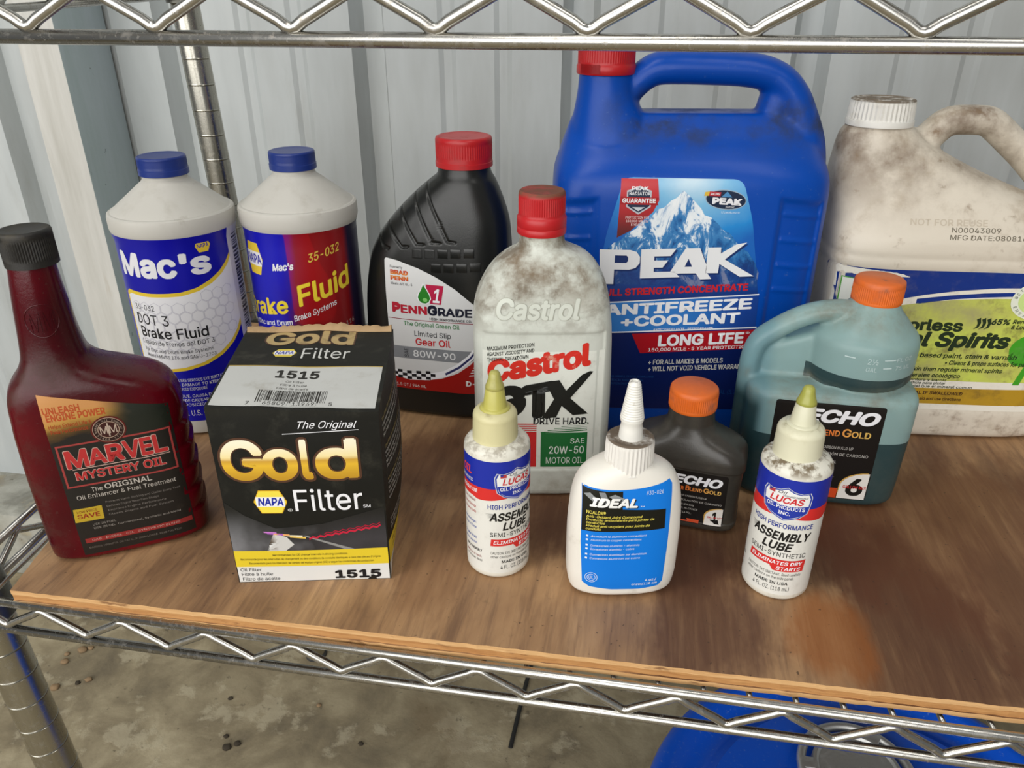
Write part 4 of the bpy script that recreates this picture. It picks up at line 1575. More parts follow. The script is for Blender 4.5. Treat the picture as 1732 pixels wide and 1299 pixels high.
for i, (t, w) in enumerate((('WARNING: HARMFUL OR FATAL IF SWALLOWED', 42), ('ADVERTENCIA: DAÑINO O FATAL', 34), ('READ CAUTION ON BACK PANEL', 30))):
    A.text(t, -62, 57.5 - i * 3.4, w, 1.9, '#1d4c8c', 3, res=1)
A.text('U.S. GAL (3.78 L)', 25, 43, 32, 4, '#15407e', 3)
A.flush()

# ------------------------------------------------------------------ white mineral spirits jug
m_spir = plastic('grubby_white_hdpe', '#d2c9b9', .42, [('#5e4630', 15, .42, .70, .85, (.165, .25)), ('#5e4630', 30, .45, .68, .6, (.252, .265)), ('#8f7b60', 28, .50, .75, .55, None), ('#7d664c', 60, .60, .76, .7, None), ('#6d5138', 40, .5, .7, .7, (.036, .024))], .15)
root = empty('mineral_spirits_jug', 'dirty white mineral spirits jug with ribbed white cap and yellow-green label', 'jug', (.256, .6797, 0), 5)
b1 = loft([(0, 0, 0, 98, 46, 4), (2, 0, 0, 102, 51, 4.5), (8, 0, 0, 105.5, 54, 5), (26, 0, 0, 107, 55, 5), (30, 0, 0, 105.6, 54, 5), (150, 0, 0, 105.6, 54, 5), (153, 0, 0, 107, 55, 5), (158, 0, 0, 107, 55, 5), (160, 0, 0, 106, 54.2, 5), (163, 0, 0, 107, 55, 5),
           (172, -1, 0, 106.5, 54.5, 4.6), (182, -6, 1, 101, 52, 4.2), (194, -19, 2, 88, 47.5, 3.8), (206, -35, 3, 72, 42, 3.4), (218, -50, 3, 57, 36, 3), (230, -63, 2, 44, 31, 2.6), (241, -72.5, 1, 34, 27.5, 2.3), (249, -77, 0, 27.5, 25, 2.1), (254, -78, 0, 22, 22, 2)], 84, 3.5)
hp = catmull([(-50, 2, 226), (-42, 2, 237), (-31, 2, 250), (-25, 2, 254.5), (-18, 2, 256), (0, 2, 256), (6, 2, 254.8), (13, 2, 250.5), (38, 2, 231), (60, 2, 213), (80, 2, 196), (94, 2, 178)], 5)
b2 = sweep(hp, [11.2 + (4 if i > 40 else 0) * (i - 40) / 14 for i in range(len(hp))], 20, flat=1.25)
b3 = sweep([(-66, 2, 250), (-46, 2, 244)], 5.5, 12)
body = fuse('body', [b1, b2, b3], 1.7, 6, m_spir, root)
m_wcap = plastic('white_ribbed_cap', '#d9d7d0', .45, [('#5f4f3b', 90, .28, .55, .92, (.2700, .2711)), ('#a59b86', 40, .55, .8, .5, None)], .2)
pr = [(14, 252), (24.6, 252), (25.2, 252.5), (25.2, 256.5), (24.8, 257)] + [(24.6 - .06 * i, 257.5 + i) for i in range(13)] + [(23.4, 271.3), (22.2, 272), (20.5, 272), (19.8, 271.3), (14, 271.3), (13.4, 271.9), (6, 271.9), (5, 271.3), (0, 271.3)]
from_bm('cap', lathe(pr, 180, -78, 0, knurl=(257.2, 270, 45, .8)), m_wcap, root, True, 40)
A = Art(body, root, 'front', step=5, vstep=12)
LB = ink('#e4dfd2', .4, .6)
A.poly(rpoly([(-104, 29), (104, 29), (104, 151), (-104, 151)], 3), LB, 0)
NB = ink('#10307f', .35, .3)
A.poly([(-106.2, 151.2), (105.8, 150.6), (105.8, 139), (60, 139.2), (20, 138), (-10, 135), (-35, 131), (-60, 125), (-80, 117), (-95, 108), (-106.2, 98)], NB, 1, 'printed_panel')
A.poly([(-40, 127.5), (-15, 131.2), (10, 133.6), (30, 134.6), (76, 134.4), (76, 131.4), (30, 131.2), (10, 130), (-15, 127.6), (-40, 123)], NB, 1, 'stripe')
k = NT('lime_print')
f = k.math('ADD', k.noise(22, 5, .65), k.math('MULTIPLY', k.math('SUBTRACT', k.xyz()[0], .0), 1.6))
c = k.ramp(f, [(.35, lin('#a39f6a')), (.5, lin('#b9bd5c')), (.62, lin('#c3cf58')), (.8, lin('#bccb4c'))])
c = k.mix(k.rng(k.noise(48, 6, .72), .50, .72, 0, .75), c, lin('#6f6340'))
k.color(c)
k.b.inputs['Roughness'].default_value = .45
A.poly([(-105, 104), (-78, 115), (-55, 121), (-30, 125.4), (-5, 128), (20, 129.4), (50, 129.8), (105.6, 129), (105.6, 56), (-105, 56)], k.m, 1, 'printed_panel')
k = NT('mustard_print')
c = k.mix(k.rng(k.noise(40, 6, .7), .45, .75, 0, .8), lin('#b08a1c'), lin('#6d5520'))
k.color(c)
A.poly([(-105, 33), (105, 33), (105, 50), (-105, 48)], k.m, 1, 'stripe')
SG = '#20301c'
A.text('Odorless', -62, 100.5, 63, 10, SG, 3, bold=.055)
A.text('Mineral Spirits', -91, 86.5, 132, 13.5, SG, 3, bold=.06, shear=.2)
A.text('65%', 22, 107.4, 14, 5, SG, 3, bold=.05, shear=.2)
A.text('Renewable', 38, 108.6, 26, 3.8, SG, 3, bold=.03, shear=.2)
A.text('& Lower Fumes', 38, 104, 32, 3.6, SG, 3, bold=.03, shear=.2)
for i in range(3):
    x0 = 9 + i * 4
    A.poly([(x0, 103), (x0 + 2.2, 105.5), (x0 + 2.4, 108.5), (x0 + 1, 111.6), (x0 + 3.8, 113.2), (x0 + 5, 108.6), (x0 + 3.8, 104.6)], ink(SG), 3, 'emblem')
rows = (('For thinning oil-based paint, stain & varnish', 75.6, 122, 4.0, -72), ('• Cleans & preps surfaces for painting', 69.4, 74, 4.0, -5), ('Fast · Less harsh on skin than regular mineral spirits', 63.2, 122, 3.8, -80), ('Alcoholes minerales ecológico', 57.5, 72, 3.8, -62))
for t, y0, w, h_, x0 in rows:
    A.text(t, x0, y0 + 1.5, w, h_, SG, 4, bold=.03, shear=.15)
A.poly([(-105, 50.5), (-30, 50.5), (-30, 56), (-105, 56)], LB, 1)
for i, t in enumerate(['Diluyente de resina, pintura y barniz', 'Limpia y prepara la superficie para pintar', 'es mas seguro para la piel que el mineral comun']):
    A.text(t, -70, 55.6 - i * 3.1, [70, 70, 92][i], 2.4, SG, 4, bold=.02, res=1)
A.text('DANGER! HARMFUL OR FATAL IF SWALLOWED', -78, 43, 94, 3, '#4a2f16', 4, bold=.04, res=1)
A.text('See back panel for other cautions, first aid and use directions', -78, 37.6, 94, 2.8, '#4a2f16', 4, bold=.03, res=1)
# tree
m_tree = ink('#3f9a22', .4, .5)
A.poly(ell(66, 86, 24, 15.5, 24) , m_tree, 2, 'tree_picture')
A.poly(ell(56, 79, 13, 8, 20), m_tree, 2, 'tree_picture')
A.poly(ell(76, 95, 14, 10, 20), m_tree, 2, 'tree_picture')
A.poly([(53, 54), (58.5, 54), (61.5, 66), (66, 76), (60, 77), (57, 68)], m_tree, 2, 'tree_picture')
A.poly(ell(52, 128.5, 20.5, 16, 32), ink('#dfe3d2'), 5, 'emblem')
A.poly(ell(52, 128.5, 15, 11.6, 28), ink('#c6dc8a'), 6, 'emblem')
A.poly(ell(54, 129, 8.4, 6.6, 24), ink('#1f6a30'), 7, 'emblem')
for i, ch in enumerate('BETTER FOR THE'):
    a = 170 - i * 12.5
    if ch != ' ':
        A.text(ch, 52 + 16.4 * cos(radians(a)), 128.5 + 12.6 * sin(radians(a)), None, 2.4, '#1b3a20', 7, rot=a - 90, anchor='c', res=1)
for i, ch in enumerate('ENVIRONMENT'):
    a = 205 + i * 13.5
    if ch != ' ':
        A.text(ch, 52 + 19 * cos(radians(a)), 128.5 + 14.8 * sin(radians(a)), None, 2.4, '#1b3a20', 7, rot=a + 90, anchor='c', res=1)
A.rect(-98, 120, -64, 142, ink('#4f9a3a'), 4, 'printed_panel')
A.rect(-97.2, 120.8, -64.8, 141.2, ink('#dfe0d8'), 5, 'printed_panel')
A.text('green', -90, 132, 24, 5, '#2f8a2c', 6, bold=.04)
A.text('NOT FOR REUSE', -56.5, 185.5, 57, 4.6, plastic('moulded_cream', '#bfb3a0', .5), 1, bold=.02, name='moulded_letters')
A.text('N00043809', -25.5, 181, 36, 3.4, '#57503f', 1)
A.text('MFG DATE:080816E 04313', -26.5, 175.8, 82, 3.4, '#57503f', 1)
A.flush()

# ------------------------------------------------------------------ translucent green-blue two-chamber oil bottle
def translucent(name, tint, dust, clear=.50, rough=.35, zdirt=(.098, .112)):
    k = NT(name)
    n1 = k.rng(k.noise(24, 6, .68), .40, .72)
    xyz_ = k.xyz()
    z_ = xyz_[2]
    dz = k.math('MAXIMUM', k.math('MULTIPLY', k.rng(z_, zdirt[0] - .012, zdirt[0]), k.rng(z_, zdirt[1] + .006, zdirt[1])), k.rng(z_, .130, .146))
    d = k.math('MULTIPLY', n1, k.math('ADD', k.math('MULTIPLY', dz, .75), .15))
    # the oil inside shows through the thin wall: lower chamber to 57 mm, dosing chamber 95-106 mm, grip tube to 84 mm
    low = k.math('LESS_THAN', z_, .057)
    tube = k.math('MULTIPLY', k.rng(xyz_[0], -.043, -.050), k.rng(z_, .090, .074))
    dose = k.math('MULTIPLY', k.math('MULTIPLY', k.math('GREATER_THAN', z_, .0948), k.math('LESS_THAN', z_, .1062)), k.math('GREATER_THAN', xyz_[0], -.0165))
    oil = k.math('MULTIPLY', k.math('MAXIMUM', k.math('MAXIMUM', low, tube), dose), .90)
    c0 = k.mix(k.rng(xyz_[0], -.034, -.046, 0, .6), lin(tint), lin('#6d9fae'))
    col = k.mix(d, k.mix(oil, c0, lin('#16363c')), lin(dust))
    k.color(col)
    k.b.inputs['Roughness'].default_value = rough
    tl = k.n('ShaderNodeBsdfTranslucent')
    k.l(col, tl.inputs[0])
    tp = k.n('ShaderNodeBsdfTransparent')
    tp.inputs[0].default_value = (.80, .93, .93, 1)
    m1 = k.n('ShaderNodeMixShader')
    m1.inputs[0].default_value = .30
    k.l(k.b.outputs[0], m1.inputs[1])
    k.l(tl.outputs[0], m1.inputs[2])
    m2 = k.n('ShaderNodeMixShader')
    k.l(k.math('MULTIPLY', k.math('SUBTRACT', 1.0, d), clear), m2.inputs[0])
    k.l(m1.outputs[0], m2.inputs[1])
    k.l(tp.outputs[0], m2.inputs[2])
    k.l(m2.outputs[0], k.out.inputs[0])
    return k.m


m_tr = translucent('translucent_bottle', '#a9cac8', '#858270', clear=.22, zdirt=(.088, .096))
m_liq = plastic('teal_oil', '#1d4448', .12)
root = empty('two_chamber_oil_bottle', 'translucent blue-green oil bottle with round measuring chamber and orange cap', 'bottle', (.142, .5475, 0), -1)
b1 = loft([(0, 3, 0, 52, 33, 4), (1.5, 3, 0, 56, 36.5, 4.5), (6, 3, 0, 58.5, 39, 5), (30, 3, 0, 59.5, 40, 5), (70, 3.5, 0, 60, 40, 5), (86, 3.5, 0, 60, 40, 5), (90, 3.5, 0, 58.8, 38.6, 4.6), (92.5, 3.5, 0, 55, 34, 4.2), (93.6, 3.5, 0, 48, 27, 4)], 84, 3)
b2 = loft([(88, 22, -2, 25, 25, 2), (94, 22, -2, 27, 27, 2), (95.5, 22, -2, 33, 33, 2), (98, 22, -2, 36.2, 36.2, 2), (102, 22, -2, 37, 37, 2), (108, 22, -2, 37.2, 37.2, 2), (124, 22, -2, 37.2, 37.2, 2), (129, 22, -2, 36, 36, 2), (134, 22.5, -2, 31.5, 31.5, 2), (140, 23, -2, 26, 26, 2), (146, 24, -2, 20, 20, 2), (150, 25, -1, 16.8, 16.8, 2), (153, 25.5, 0, 16, 16, 2)], 64, 2.5)
tp_ = catmull([(16, -4, 143), (2, -6, 144.5), (-14, -7, 142), (-28, -8, 136), (-42, -8, 126), (-50, -8, 118), (-53.5, -8, 108), (-54.5, -8, 95), (-54.6, -8, 70), (-54.5, -8, 40), (-53, -8, 14)], 5)
b3 = sweep(tp_, 7.6, 16, flat=1.2)
wb_ = box_bm(-50, 6, -13, 8, 84, 134, bevel=4)
for v in wb_.verts:
    if v.co.z > .12 and v.co.x < -.02:
        v.co.z -= .016
        v.co.x += .006
body = fuse('body', [b1, b2, b3, wb_], 1.5, 6, m_tr, root)
lb = loft([(2, 3, 0, 54, 35, 4.4), (8, 3, 0, 56.5, 37, 5), (54, 3, 0, 57.4, 37.6, 5), (57.5, 3, 0, 57.4, 37.6, 5)], 64, 4)
from_bm('oil_filling', lb, m_liq, root, True, 40)
lb = loft([(96.5, 22, -2, 26, 26, 2), (98, 22, -2, 33, 33, 2), (106, 22, -2, 34.6, 34.6, 2)], 64, 3)
from_bm('oil_filling', lb, m_liq, root, True, 40)
m_orange = plastic('orange_cap_plastic', '#d9661a', .45, [('#a0604a', 30, .40, .75, .55, None), ('#6f5040', 60, .6, .75, .6, None)], .2)
from_bm('cap', lathe([(10, 151.5), (16.6, 151), (17, 152)] + [(17, 153 + i) for i in range(12)] + [(16.6, 166.4), (15.4, 167.6), (0, 167.8)], 144, 25.5, 0, knurl=(153, 165, 72, .35)), m_orange, root, True, 45)
A = Art(body, root, 'cyl', R=37.2, step=4, base='moulded_scale', cx=22, cy=-2)
m_mo = plastic('moulded_marks', '#b9cccb', .4)
A.rect(-19, 121.4, -12, 122.2, m_mo, 1)
A.text('2½', -4, 118.5, 7, 4, m_mo, 1, name='moulded_marks')
A.text('GAL', -4, 113, 7, 3, m_mo, 1, name='moulded_marks')
A.rect(7, 121.4, 15, 122.2, m_mo, 1, 'moulded_marks')
A.text('FL OZ', 16, 120, 13, 3, m_mo, 1, name='moulded_marks')
A.rect(7, 115.4, 13, 116.2, m_mo, 1, 'moulded_marks')
A.text('75 ML', 16, 114, 13, 3, m_mo, 1, name='moulded_marks')
A.flush()


def echo_label(A, x0, x1, y0, y1, num, k, body_txt, ex, ew, gx):
    """black label with the orange strip and the numbered corner; k scales the print"""
    W_ = x1 - x0
    BK_ = ink('#14110f', .35)
    A.poly(rpoly([(x0, y0), (x1, y0), (x1, y1), (x0, y1)], 2.5), BK_, 0)
    A.text('ECHO', ex, y1 - (15.2 if num == '6' else 17) * k, ew, (10.8 if num == '6' else 12) * k, WH, 3, bold=.065, shear=.25)
    for i in range(3):
        A.poly([(ex - 8 * k + i * 2.6 * k, y1 - 11 * k), (ex - 3 * k + i * 2.6 * k, y1 - 4 * k), (ex - 2 * k + i * 2.6 * k, y1 - 4 * k), (ex - 7 * k + i * 2.6 * k, y1 - 11 * k)], ink('#b02a1c'), 2, 'emblem')
    GD = bpy.data.materials.get('amber_print') or NT('amber_print')
    if isinstance(GD, NT):
        f_ = GD.rng(GD.xyz()[0], -.03, .035)
        GD.color(GD.ramp(f_, [(0, lin('#c8501c')), (.55, lin('#e0742a')), (1, lin('#d8b45a'))]))
        GD = GD.m
    yb_ = y1 - 25.5 * k
    for t, a_, w_, h_ in (('P', -24.5, 5, 6.4), ('OWER', -19.2, 14.5, 4.8), ('B', -2.6, 4.4, 6.4), ('LEND', 2.2, 13.6, 4.8), ('G', 17.4, 6, 6.6), ('OLD', 23.8, 13, 5)):
        A.text(t, gx + a_ * k, yb_, w_ * k, h_ * k, GD, 3, bold=.03)
    for i, t in enumerate(body_txt):
        A.text(t[0], x0 + W_ * t[1], y1 - t[2] * k, W_ * t[3], 2.3 * k, '#bdb9b2', 3, res=1)
    A.rect(x0 + .8, y0 + .6, x0 + W_ * .72, y0 + 9.4 * k, ink('#c8481e'), 1, 'stripe')
    A.text('2.6 fl oz (76.9 ml)' if num == '1' else '16 fl oz (473 ml)', x0 + W_ * .2, y0 + 3.4 * k, W_ * .36, 2.5 * k, '#e8d8ce', 3, res=1)
    cr = [(x1 - .8, y0 + .8), (x1 - .8, y0 + 24 * k)] + [(x1 - .8 - (19 * k) * sin(radians(a)), y0 + 12 * k + 12 * k * cos(radians(a))) for a in range(15, 91, 15)] + [(x1 - .8 - 19.6 * k, y0 + .8)]
    A.poly([(p[0] - .9, p[1] + .6) if 0 < i < len(cr) - 1 else (p[0], p[1]) for i, p in enumerate(cr)], ink('#c9a052'), 2, 'emblem')
    A.poly(cr, ink('#e4dfd8'), 3, 'emblem')
    A.text(num, x1 - 9.4 * k, y0 + 4 * k, (12 if num == '6' else 6) * k, 15.5 * k, '#17140f', 4, bold=.05, anchor='c')
    A.text('GALLON MIX', x1 - 9.4 * k, y0 + 10.4 * k, 16.5 * k, 2.6 * k, '#c22a2a', 5, anchor='c', bold=.03)


A = Art(body, root, 'front', step=4, vstep=8)
echo_label(A, -36.5, 38, 7.5, 86.5, '6', 1.0, (('REDUCES CARBON BUILD UP', .34, 36, .44), ('REDUCE LA ACUMULACIÓN DE CARBONO', .10, 41.5, .83), ('KEEP OUT OF REACH OF CHILDREN.', .10, 48, .55), ('MANTENER FUERA DEL ALCANCE', .10, 53, .50), ('LEA LA INSTRUCCIÓN DE LA PEL.', .18, 60, .48)), -16, 51, -5.5)
A.flush()

# ------------------------------------------------------------------ small grey oil bottle
k = NT('grey_hdpe')
d = k.rng(k.noise(40, 6, .7), .45, .8, 0, .45)
k.color(k.mix(d, lin('#37342f'), lin('#5d564a')))
k.l(k.math('ADD', .30, k.math('MULTIPLY', d, .3)), k.b.inputs['Roughness'])
k.bump(k.noise(700, 3), .15, .0004)
root = empty('small_oil_bottle', 'small dark grey oil bottle with orange cap, behind the white squeeze bottle', 'bottle', (.0447, .4837, 0), -9)
rows = ((0, 0, 0, 36, 17, 4), (1.5, 0, 0, 39, 20, 4.4), (5, 0, 0, 40.5, 21.5, 4.8), (7.6, 0, 0, 40.5, 21.6, 5), (8.6, 0, 0, 39.6, 21, 5), (50, 0, 0, 40.6, 21.4, 5), (51, 0, 0, 41.6, 22, 5), (57, 0, 0, 41.4, 22, 4.6), (61.5, 0, 0, 39.6, 21.4, 4), (65.5, 0, 0, 35.5, 20.4, 3.4), (69, 0, 0, 29, 19.2, 2.9),
        (72.5, 0, 0, 22.5, 17.8, 2.5), (76, 0, 0, 18.2, 16.8, 2.2), (80, 0, 0, 16.4, 16, 2), (86, 0, 0, 15.8, 15.8, 2), (91, 0, 0, 15.6, 15.6, 2))
body = from_bm('body', loft(rows, 120, 1.6), k.m, root, True)
from_bm('cap', lathe([(10, 89.5), (16.2, 89), (16.6, 90)] + [(16.6, 91 + i) for i in range(11)] + [(16.2, 103.4), (15, 104.6), (0, 104.8)], 144, 0, 0, knurl=(91, 102, 72, .35)), m_orange, root, True, 45)
A = Art(body, root, 'front', step=4, vstep=8)
echo_label(A, -27, 31.5, 6.5, 49, '1', .62, (('REDUCES / HELPS AGAINST CARBON BUILD UP', .14, 34, .64), ('REDUCE LA ACUMULACIÓN DE CARBONO', .14, 40, .82), ('KEEP OUT OF REACH OF CHILDREN. READ BACK', .14, 46, .5), ('MANTENER FUERA DEL ALCANCE', .14, 51, .55), ('LEA LA INSTRUCCIÓN DE LA PEL.', .14, 57, .48)), -6, 34, 5)
A.flush()

# ------------------------------------------------------------------ white squeeze bottle with the long ribbed nozzle
m_idl = plastic('white_squeeze_plastic', '#e4e0d6', .4, [('#7a6a52', 46, .56, .78, .6, (.082, .094)), ('#8e7f66', 30, .58, .78, .5, None)], .15)
root = empty('squeeze_bottle', 'white squeeze bottle with ribbed nozzle and bright blue label at the front edge', 'bottle', (.003, .3975, 0), 12)
rows = ((0, 0, 0, 26, 10, 2.4), (1.2, 0, 0, 30, 13.5, 2.6), (5, 0, 0, 33.2, 16.2, 2.8), (18, 0, 0, 35, 17, 2.9), (45, 0, 0, 35.2, 17, 2.9), (66, 0, 0, 34.2, 16.8, 2.8), (78, 0, 0, 32.4, 16.4, 2.7), (86, 0, 0, 29.4, 15.6, 2.5), (91, 0, 0, 25, 14.8, 2.3), (94.5, 0, 0, 19, 14, 2.1), (96.5, 0, 0, 14, 13, 2))
body = from_bm('body', loft(rows, 120, 1.6), m_idl, root, True)
m_idc = plastic('white_nozzle_cap', '#e2dfd8', .45, [('#5a4936', 60, .30, .52, .95, (.1103, .1108)), ('#9a8d76', 60, .6, .8, .5, None)], .1)
CXI = .3
capm = from_bm('cap', lathe([(10, 91), (14.6, 90.5), (15, 91.5)] + [(14.9 - .03 * i, 92 + i) for i in range(18)] + [(14, 110.6), (13, 111.4), (12.2, 111.4), (11.6, 110.9), (7, 110.9)] , 144, CXI, 0, knurl=(91.8, 109, 36, .55)), m_idc, root, True, 40)
pr = [(7, 108), (7.2, 112), (6.5, 118), (6.1, 121), (6.9, 122.6), (6.9, 123.4)]
z = 124.0
while z < 146:
    r_ = 6.8 - (z - 124) / 22 * 3.4
    pr += [(r_, z), (r_ + .25, z + .45), (r_, z + .9), (r_ - .25, z + 1.25)]
    z += 1.5
pr += [(3.2, 147.2), (2.6, 147.8), (1.9, 147.8), (1.7, 147), (0, 146.6)]
m_noz = plastic('white_nozzle', '#e6e4dc', .4, [('#4a3c2c', 120, .5, .62, .9, (.1466, .1474)), ('#8e8270', 90, .62, .75, .6, None)], .1)
from_bm('nozzle', lathe(pr, 48, CXI, 0), m_noz, root, True, 50)
A = Art(body, root, 'front', step=1.5, vstep=2.5)
CY = ink('#0a78da', .34)
CYT = '#dfe9f2'
lab = [(-28.6, 84)] + [(-28.6 + 52.6 * t, 84 + 3.6 * t * t - 1.2 * sin(pi * t)) for t in [i / 10 for i in range(1, 10)]] + [(23.4, 87.6), (25.2, 84.6), (25.4, 40), (24.6, 13), (22, 9.4), (10, 8.2), (-8, 8.4), (-22, 10.2), (-26.4, 13.6), (-28.4, 45)]
A.poly(lab, CY, 0)
A.poly([(-28.4, 83.4), (-26, 82.8), (-14, 82.2), (-5, 82.6), (-4.6, 70.2), (22, 68.8), (22.4, 54.6), (-28.3, 53.4)], ink('#14150f', .35), 1, 'printed_panel')
A.poly([(-27.6, 79), (-24, 80.4), (-14, 72), (-18, 71.6)], ink('#8a8d8e'), 2, 'conduit_picture')
A.poly([(-19, 81.4), (-15.4, 81.6), (-12, 74), (-16.5, 74)], ink('#7d8082'), 2, 'conduit_picture')
A.poly([(-13, 79), (-9.6, 80.6), (-3.4, 77.6), (-3.6, 75), (-9, 76)], ink('#8a8d8e'), 2, 'conduit_picture')
A.text('IDEAL', -24.2, 71.4, 28.5, 6.4, '#efefec', 4, bold=.06, shear=.25)
A.text('IDEAL', -23.6, 70.9, 28.5, 6.4, '#1b1c1a', 3, bold=.08, shear=.25)
A.text('™', 6, 71.2, 2.4, 1.4, CYT, 4, res=1)
A.text('#30-026', 9, 80, 10.6, 2.6, '#cfe0ee', 3, res=1)
YW_ = '#e2d25a'
A.text('NOALOX®', -25.8, 66.2, 11.4, 2.3, YW_, 3, bold=.03, res=1)
for i, (t, w) in enumerate((('Anti-Oxidant Joint Compound', 33.5), ('Producto antioxidante para juntas de', 41), ('conductos', 11.2), ('Produit anti-oxydant pour joints de', 38.5), ('conduits', 9))):
    A.text(t, -25.8, 63.6 - i * 2.25, w, 1.7, YW_, 3, bold=.02, shear=.2, res=1, slope=.01)
for i, (t, w, y0) in enumerate((('Aluminum to aluminum connections', 34, 49.4), ('Aluminum to copper connections', 31, 46.6), ('Conexiones aluminio - aluminio', 30, 42.4), ('Conexiones aluminio - cobre', 27, 39.6), ('Connexions aluminium sur aluminium', 35, 35.4), ('Connexions aluminium sur cuivre', 31, 32.4))):
    A.rect(-25.4, y0, -24.1, y0 + 1.3, ink(CYT), 3, 'bullet')
    A.text(t, -22.6, y0, w, 1.5, CYT, 3, shear=.15, res=1, slope=.02)
bmr = bmesh.new()
for r1, r0 in ((3.9, 3.6), (2.6, 2.35)):
    n_ = 28
    a_ = [bmr.verts.new((-21 + r1 * cos(2 * pi * i / n_), 18 + r1 * sin(2 * pi * i / n_), 0)) for i in range(n_)]
    c_ = [bmr.verts.new((-21 + r0 * cos(2 * pi * i / n_), 18 + r0 * sin(2 * pi * i / n_), 0)) for i in range(n_)]
    for i in range(n_):
        bmr.faces.new((a_[i], a_[(i + 1) % n_], c_[(i + 1) % n_], c_[i]))
A.add(bmr, ink(CYT), 3, 'emblem')
A.text('UL', -21, 16.8, 3, 2.5, CYT, 3, anchor='c', name='emblem')
A.text('4 oz./', 13, 14.6, 7.4, 1.9, CYT, 3, bold=.02)
A.text('onzas/118 cm', 4.6, 11.6, 16.4, 1.9, CYT, 3, bold=.02)
A.flush()

# ------------------------------------------------------------------ two assembly lube bottles
def lube_bottle(loc, rz, label, cap_col, noz_col, tip_col, dirt):
    root = empty('assembly_lube_bottle', label, 'bottle', (loc[0], loc[1], 0), rz, 'white assembly lube squeeze bottles')
    m = plastic('lube_bottle_white', '#dddacd', .42, [('#6b5b42', 90, .44, .58, dirt, (.090, .0965)), ('#a09680', 34, .55, .8, .5, None), ('#8b7f68', 60, .52, .72, .5 * dirt, (.014, .004))], .12)
    pr = [(0, 1), (17, 0), (19.6, .6), (20.8, 2.4), (20.95, 5)] + [(20.95, 10 + i * 5) for i in range(17)] + [(20.9, 92), (20.5, 94.4), (19.2, 96.4), (17, 97.6), (14.4, 98.4), (13, 99.4), (12.6, 101), (0, 101)]
    body = from_bm('body', lathe(pr, 96), m, root, True, 50)
    A = Art(body, root, 'cyl', R=20.9, step=1.6, vstep=8)
    A.rect(-40, 5, 64, 91.2, ink('#dddcd4', .38, .35), -.5)
    LBL = ink('#1c2d9c', .34)
    LR = ink('#cf2f2c', .36)
    top = [(x, 91 ) for x in range(-40, 65, 4)]
    A.poly(band(top, [(x, 70.5 + 1.2 * cos(x / 21 * 2.2)) for x in range(-40, 65, 4)]), LBL, 1, 'printed_panel')
    rb = [(x, 71.2 if x < -13 else (71.2 if x > 17 else 71.2)) for x in range(-40, 65, 4)]
    A.poly(band(rb, [(x, 63.6 + 1.2 * cos((x - 2) / 14 * pi / 2) * (1 if abs(x - 2) < 28 else 0) - .6) for x in range(-40, 65, 4)]), LR, 2, 'stripe')
    sh = [(2, 85.4), (6, 83.2), (11, 82.2), (15.4, 83), (17, 79.6), (16.6, 74), (15.4, 68.4), (11, 64.8), (2.4, 61.6), (-6.4, 64.8), (-11, 68.4), (-12.2, 74), (-12.6, 79.6), (-11, 83), (-6.6, 82.2), (-2, 83.2)]
    c0 = (2.2, 73.5)
    for s_, col, ly in ((1.0, '#c9cbd0', 3), (.965, '#2b3f9c', 4), (.90, '#e4e4e2', 5)):
        A.poly([((p[0] - c0[0]) * s_ + c0[0], (p[1] - c0[1]) * s_ + c0[1]) for p in sh], ink(col), ly, 'emblem')
    A.poly([(-10.6, 73.6), (-1, 72.8), (6, 72.8), (15, 73.6), (14, 68.8), (10.2, 66), (2.4, 63.2), (-5.6, 66), (-9.4, 68.8)], ink('#22369c'), 6, 'emblem')
    A.text('LUCAS', -7.6, 74.2, 20, 4.6, '#c8262c', 7, bold=.035, shear=.25)
    A.text('Oil', -3, 80.4, 5, 2, '#26262a', 7, shear=.3, res=1)
    A.text('HIGH PERFORMANCE', 0, 79.0, 14, 1.2, '#26262a', 7, res=1)
    A.rect(-8.8, 79.6, -5, 82, ink('#b23a40'), 7, 'emblem')
    A.rect(-8.8, 80.8, -7, 82, ink('#2a3a90'), 8, 'emblem')
    A.text('OIL PRODUCTS', -9, 70.0, 22.4, 2.7, WH, 7, bold=.03)
    A.text('INC.', -1.2, 66.2, 6.8, 2.4, WH, 7, bold=.03)
    A.text('HIGH PERFORMANCE', -17, 56.0, 38.5, 3.5, '#24368c', 2, bold=.02)
    A.text('ASSEMBLY', -16, 46.8, 37.5, 6.4, '#1d1d1b', 2, bold=.045, shear=.25)
    for i in range(5):
        A.poly([(-19.5 + i * .5, 52.6 - i * .9), (-12.5, 52.4 - i * .9), (-12.5, 52 - i * .9)], ink('#2b2b29'), 2, 'stripe')
    A.text('LUBE', -7.6, 39.4, 19, 6.2, '#1d1d1b', 2, bold=.045, shear=.25)
    A.text('SEMI-SYNTHETIC', -15.8, 34.6, 36.2, 3.3, '#2a2a28', 2, bold=.005)
    A.poly([(-15, 32.6), (21.4, 32.6), (20.6, 23.8), (1.8, 23.8), (-.6, 27.2), (-15.6, 27.2)], LR, 2, 'printed_panel')
    A.text('ELIMINATES DRY', -13.6, 28.7, 33, 2.7, WH, 3, bold=.03, shear=.15)
    A.text('STARTS', 3.6, 24.7, 15, 2.7, WH, 3, bold=.03, shear=.15)
    A.text('CAUTION: EYE IRRITANT. Read carefully', -15.6, 20.4, 35.4, 2, '#4c4c48', 2, res=1)
    A.text('other cautions on the side panel.', -15.4, 17.4, 31, 2, '#4c4c48', 2, res=1)
    A.text('MADE IN USA', -8.4, 13.2, 20.8, 2.3, '#2a2a28', 2, bold=.03)
    A.text('4 FL. OZ. (118 mL)', -9.2, 8.4, 23, 3, '#3a3a38', 2)
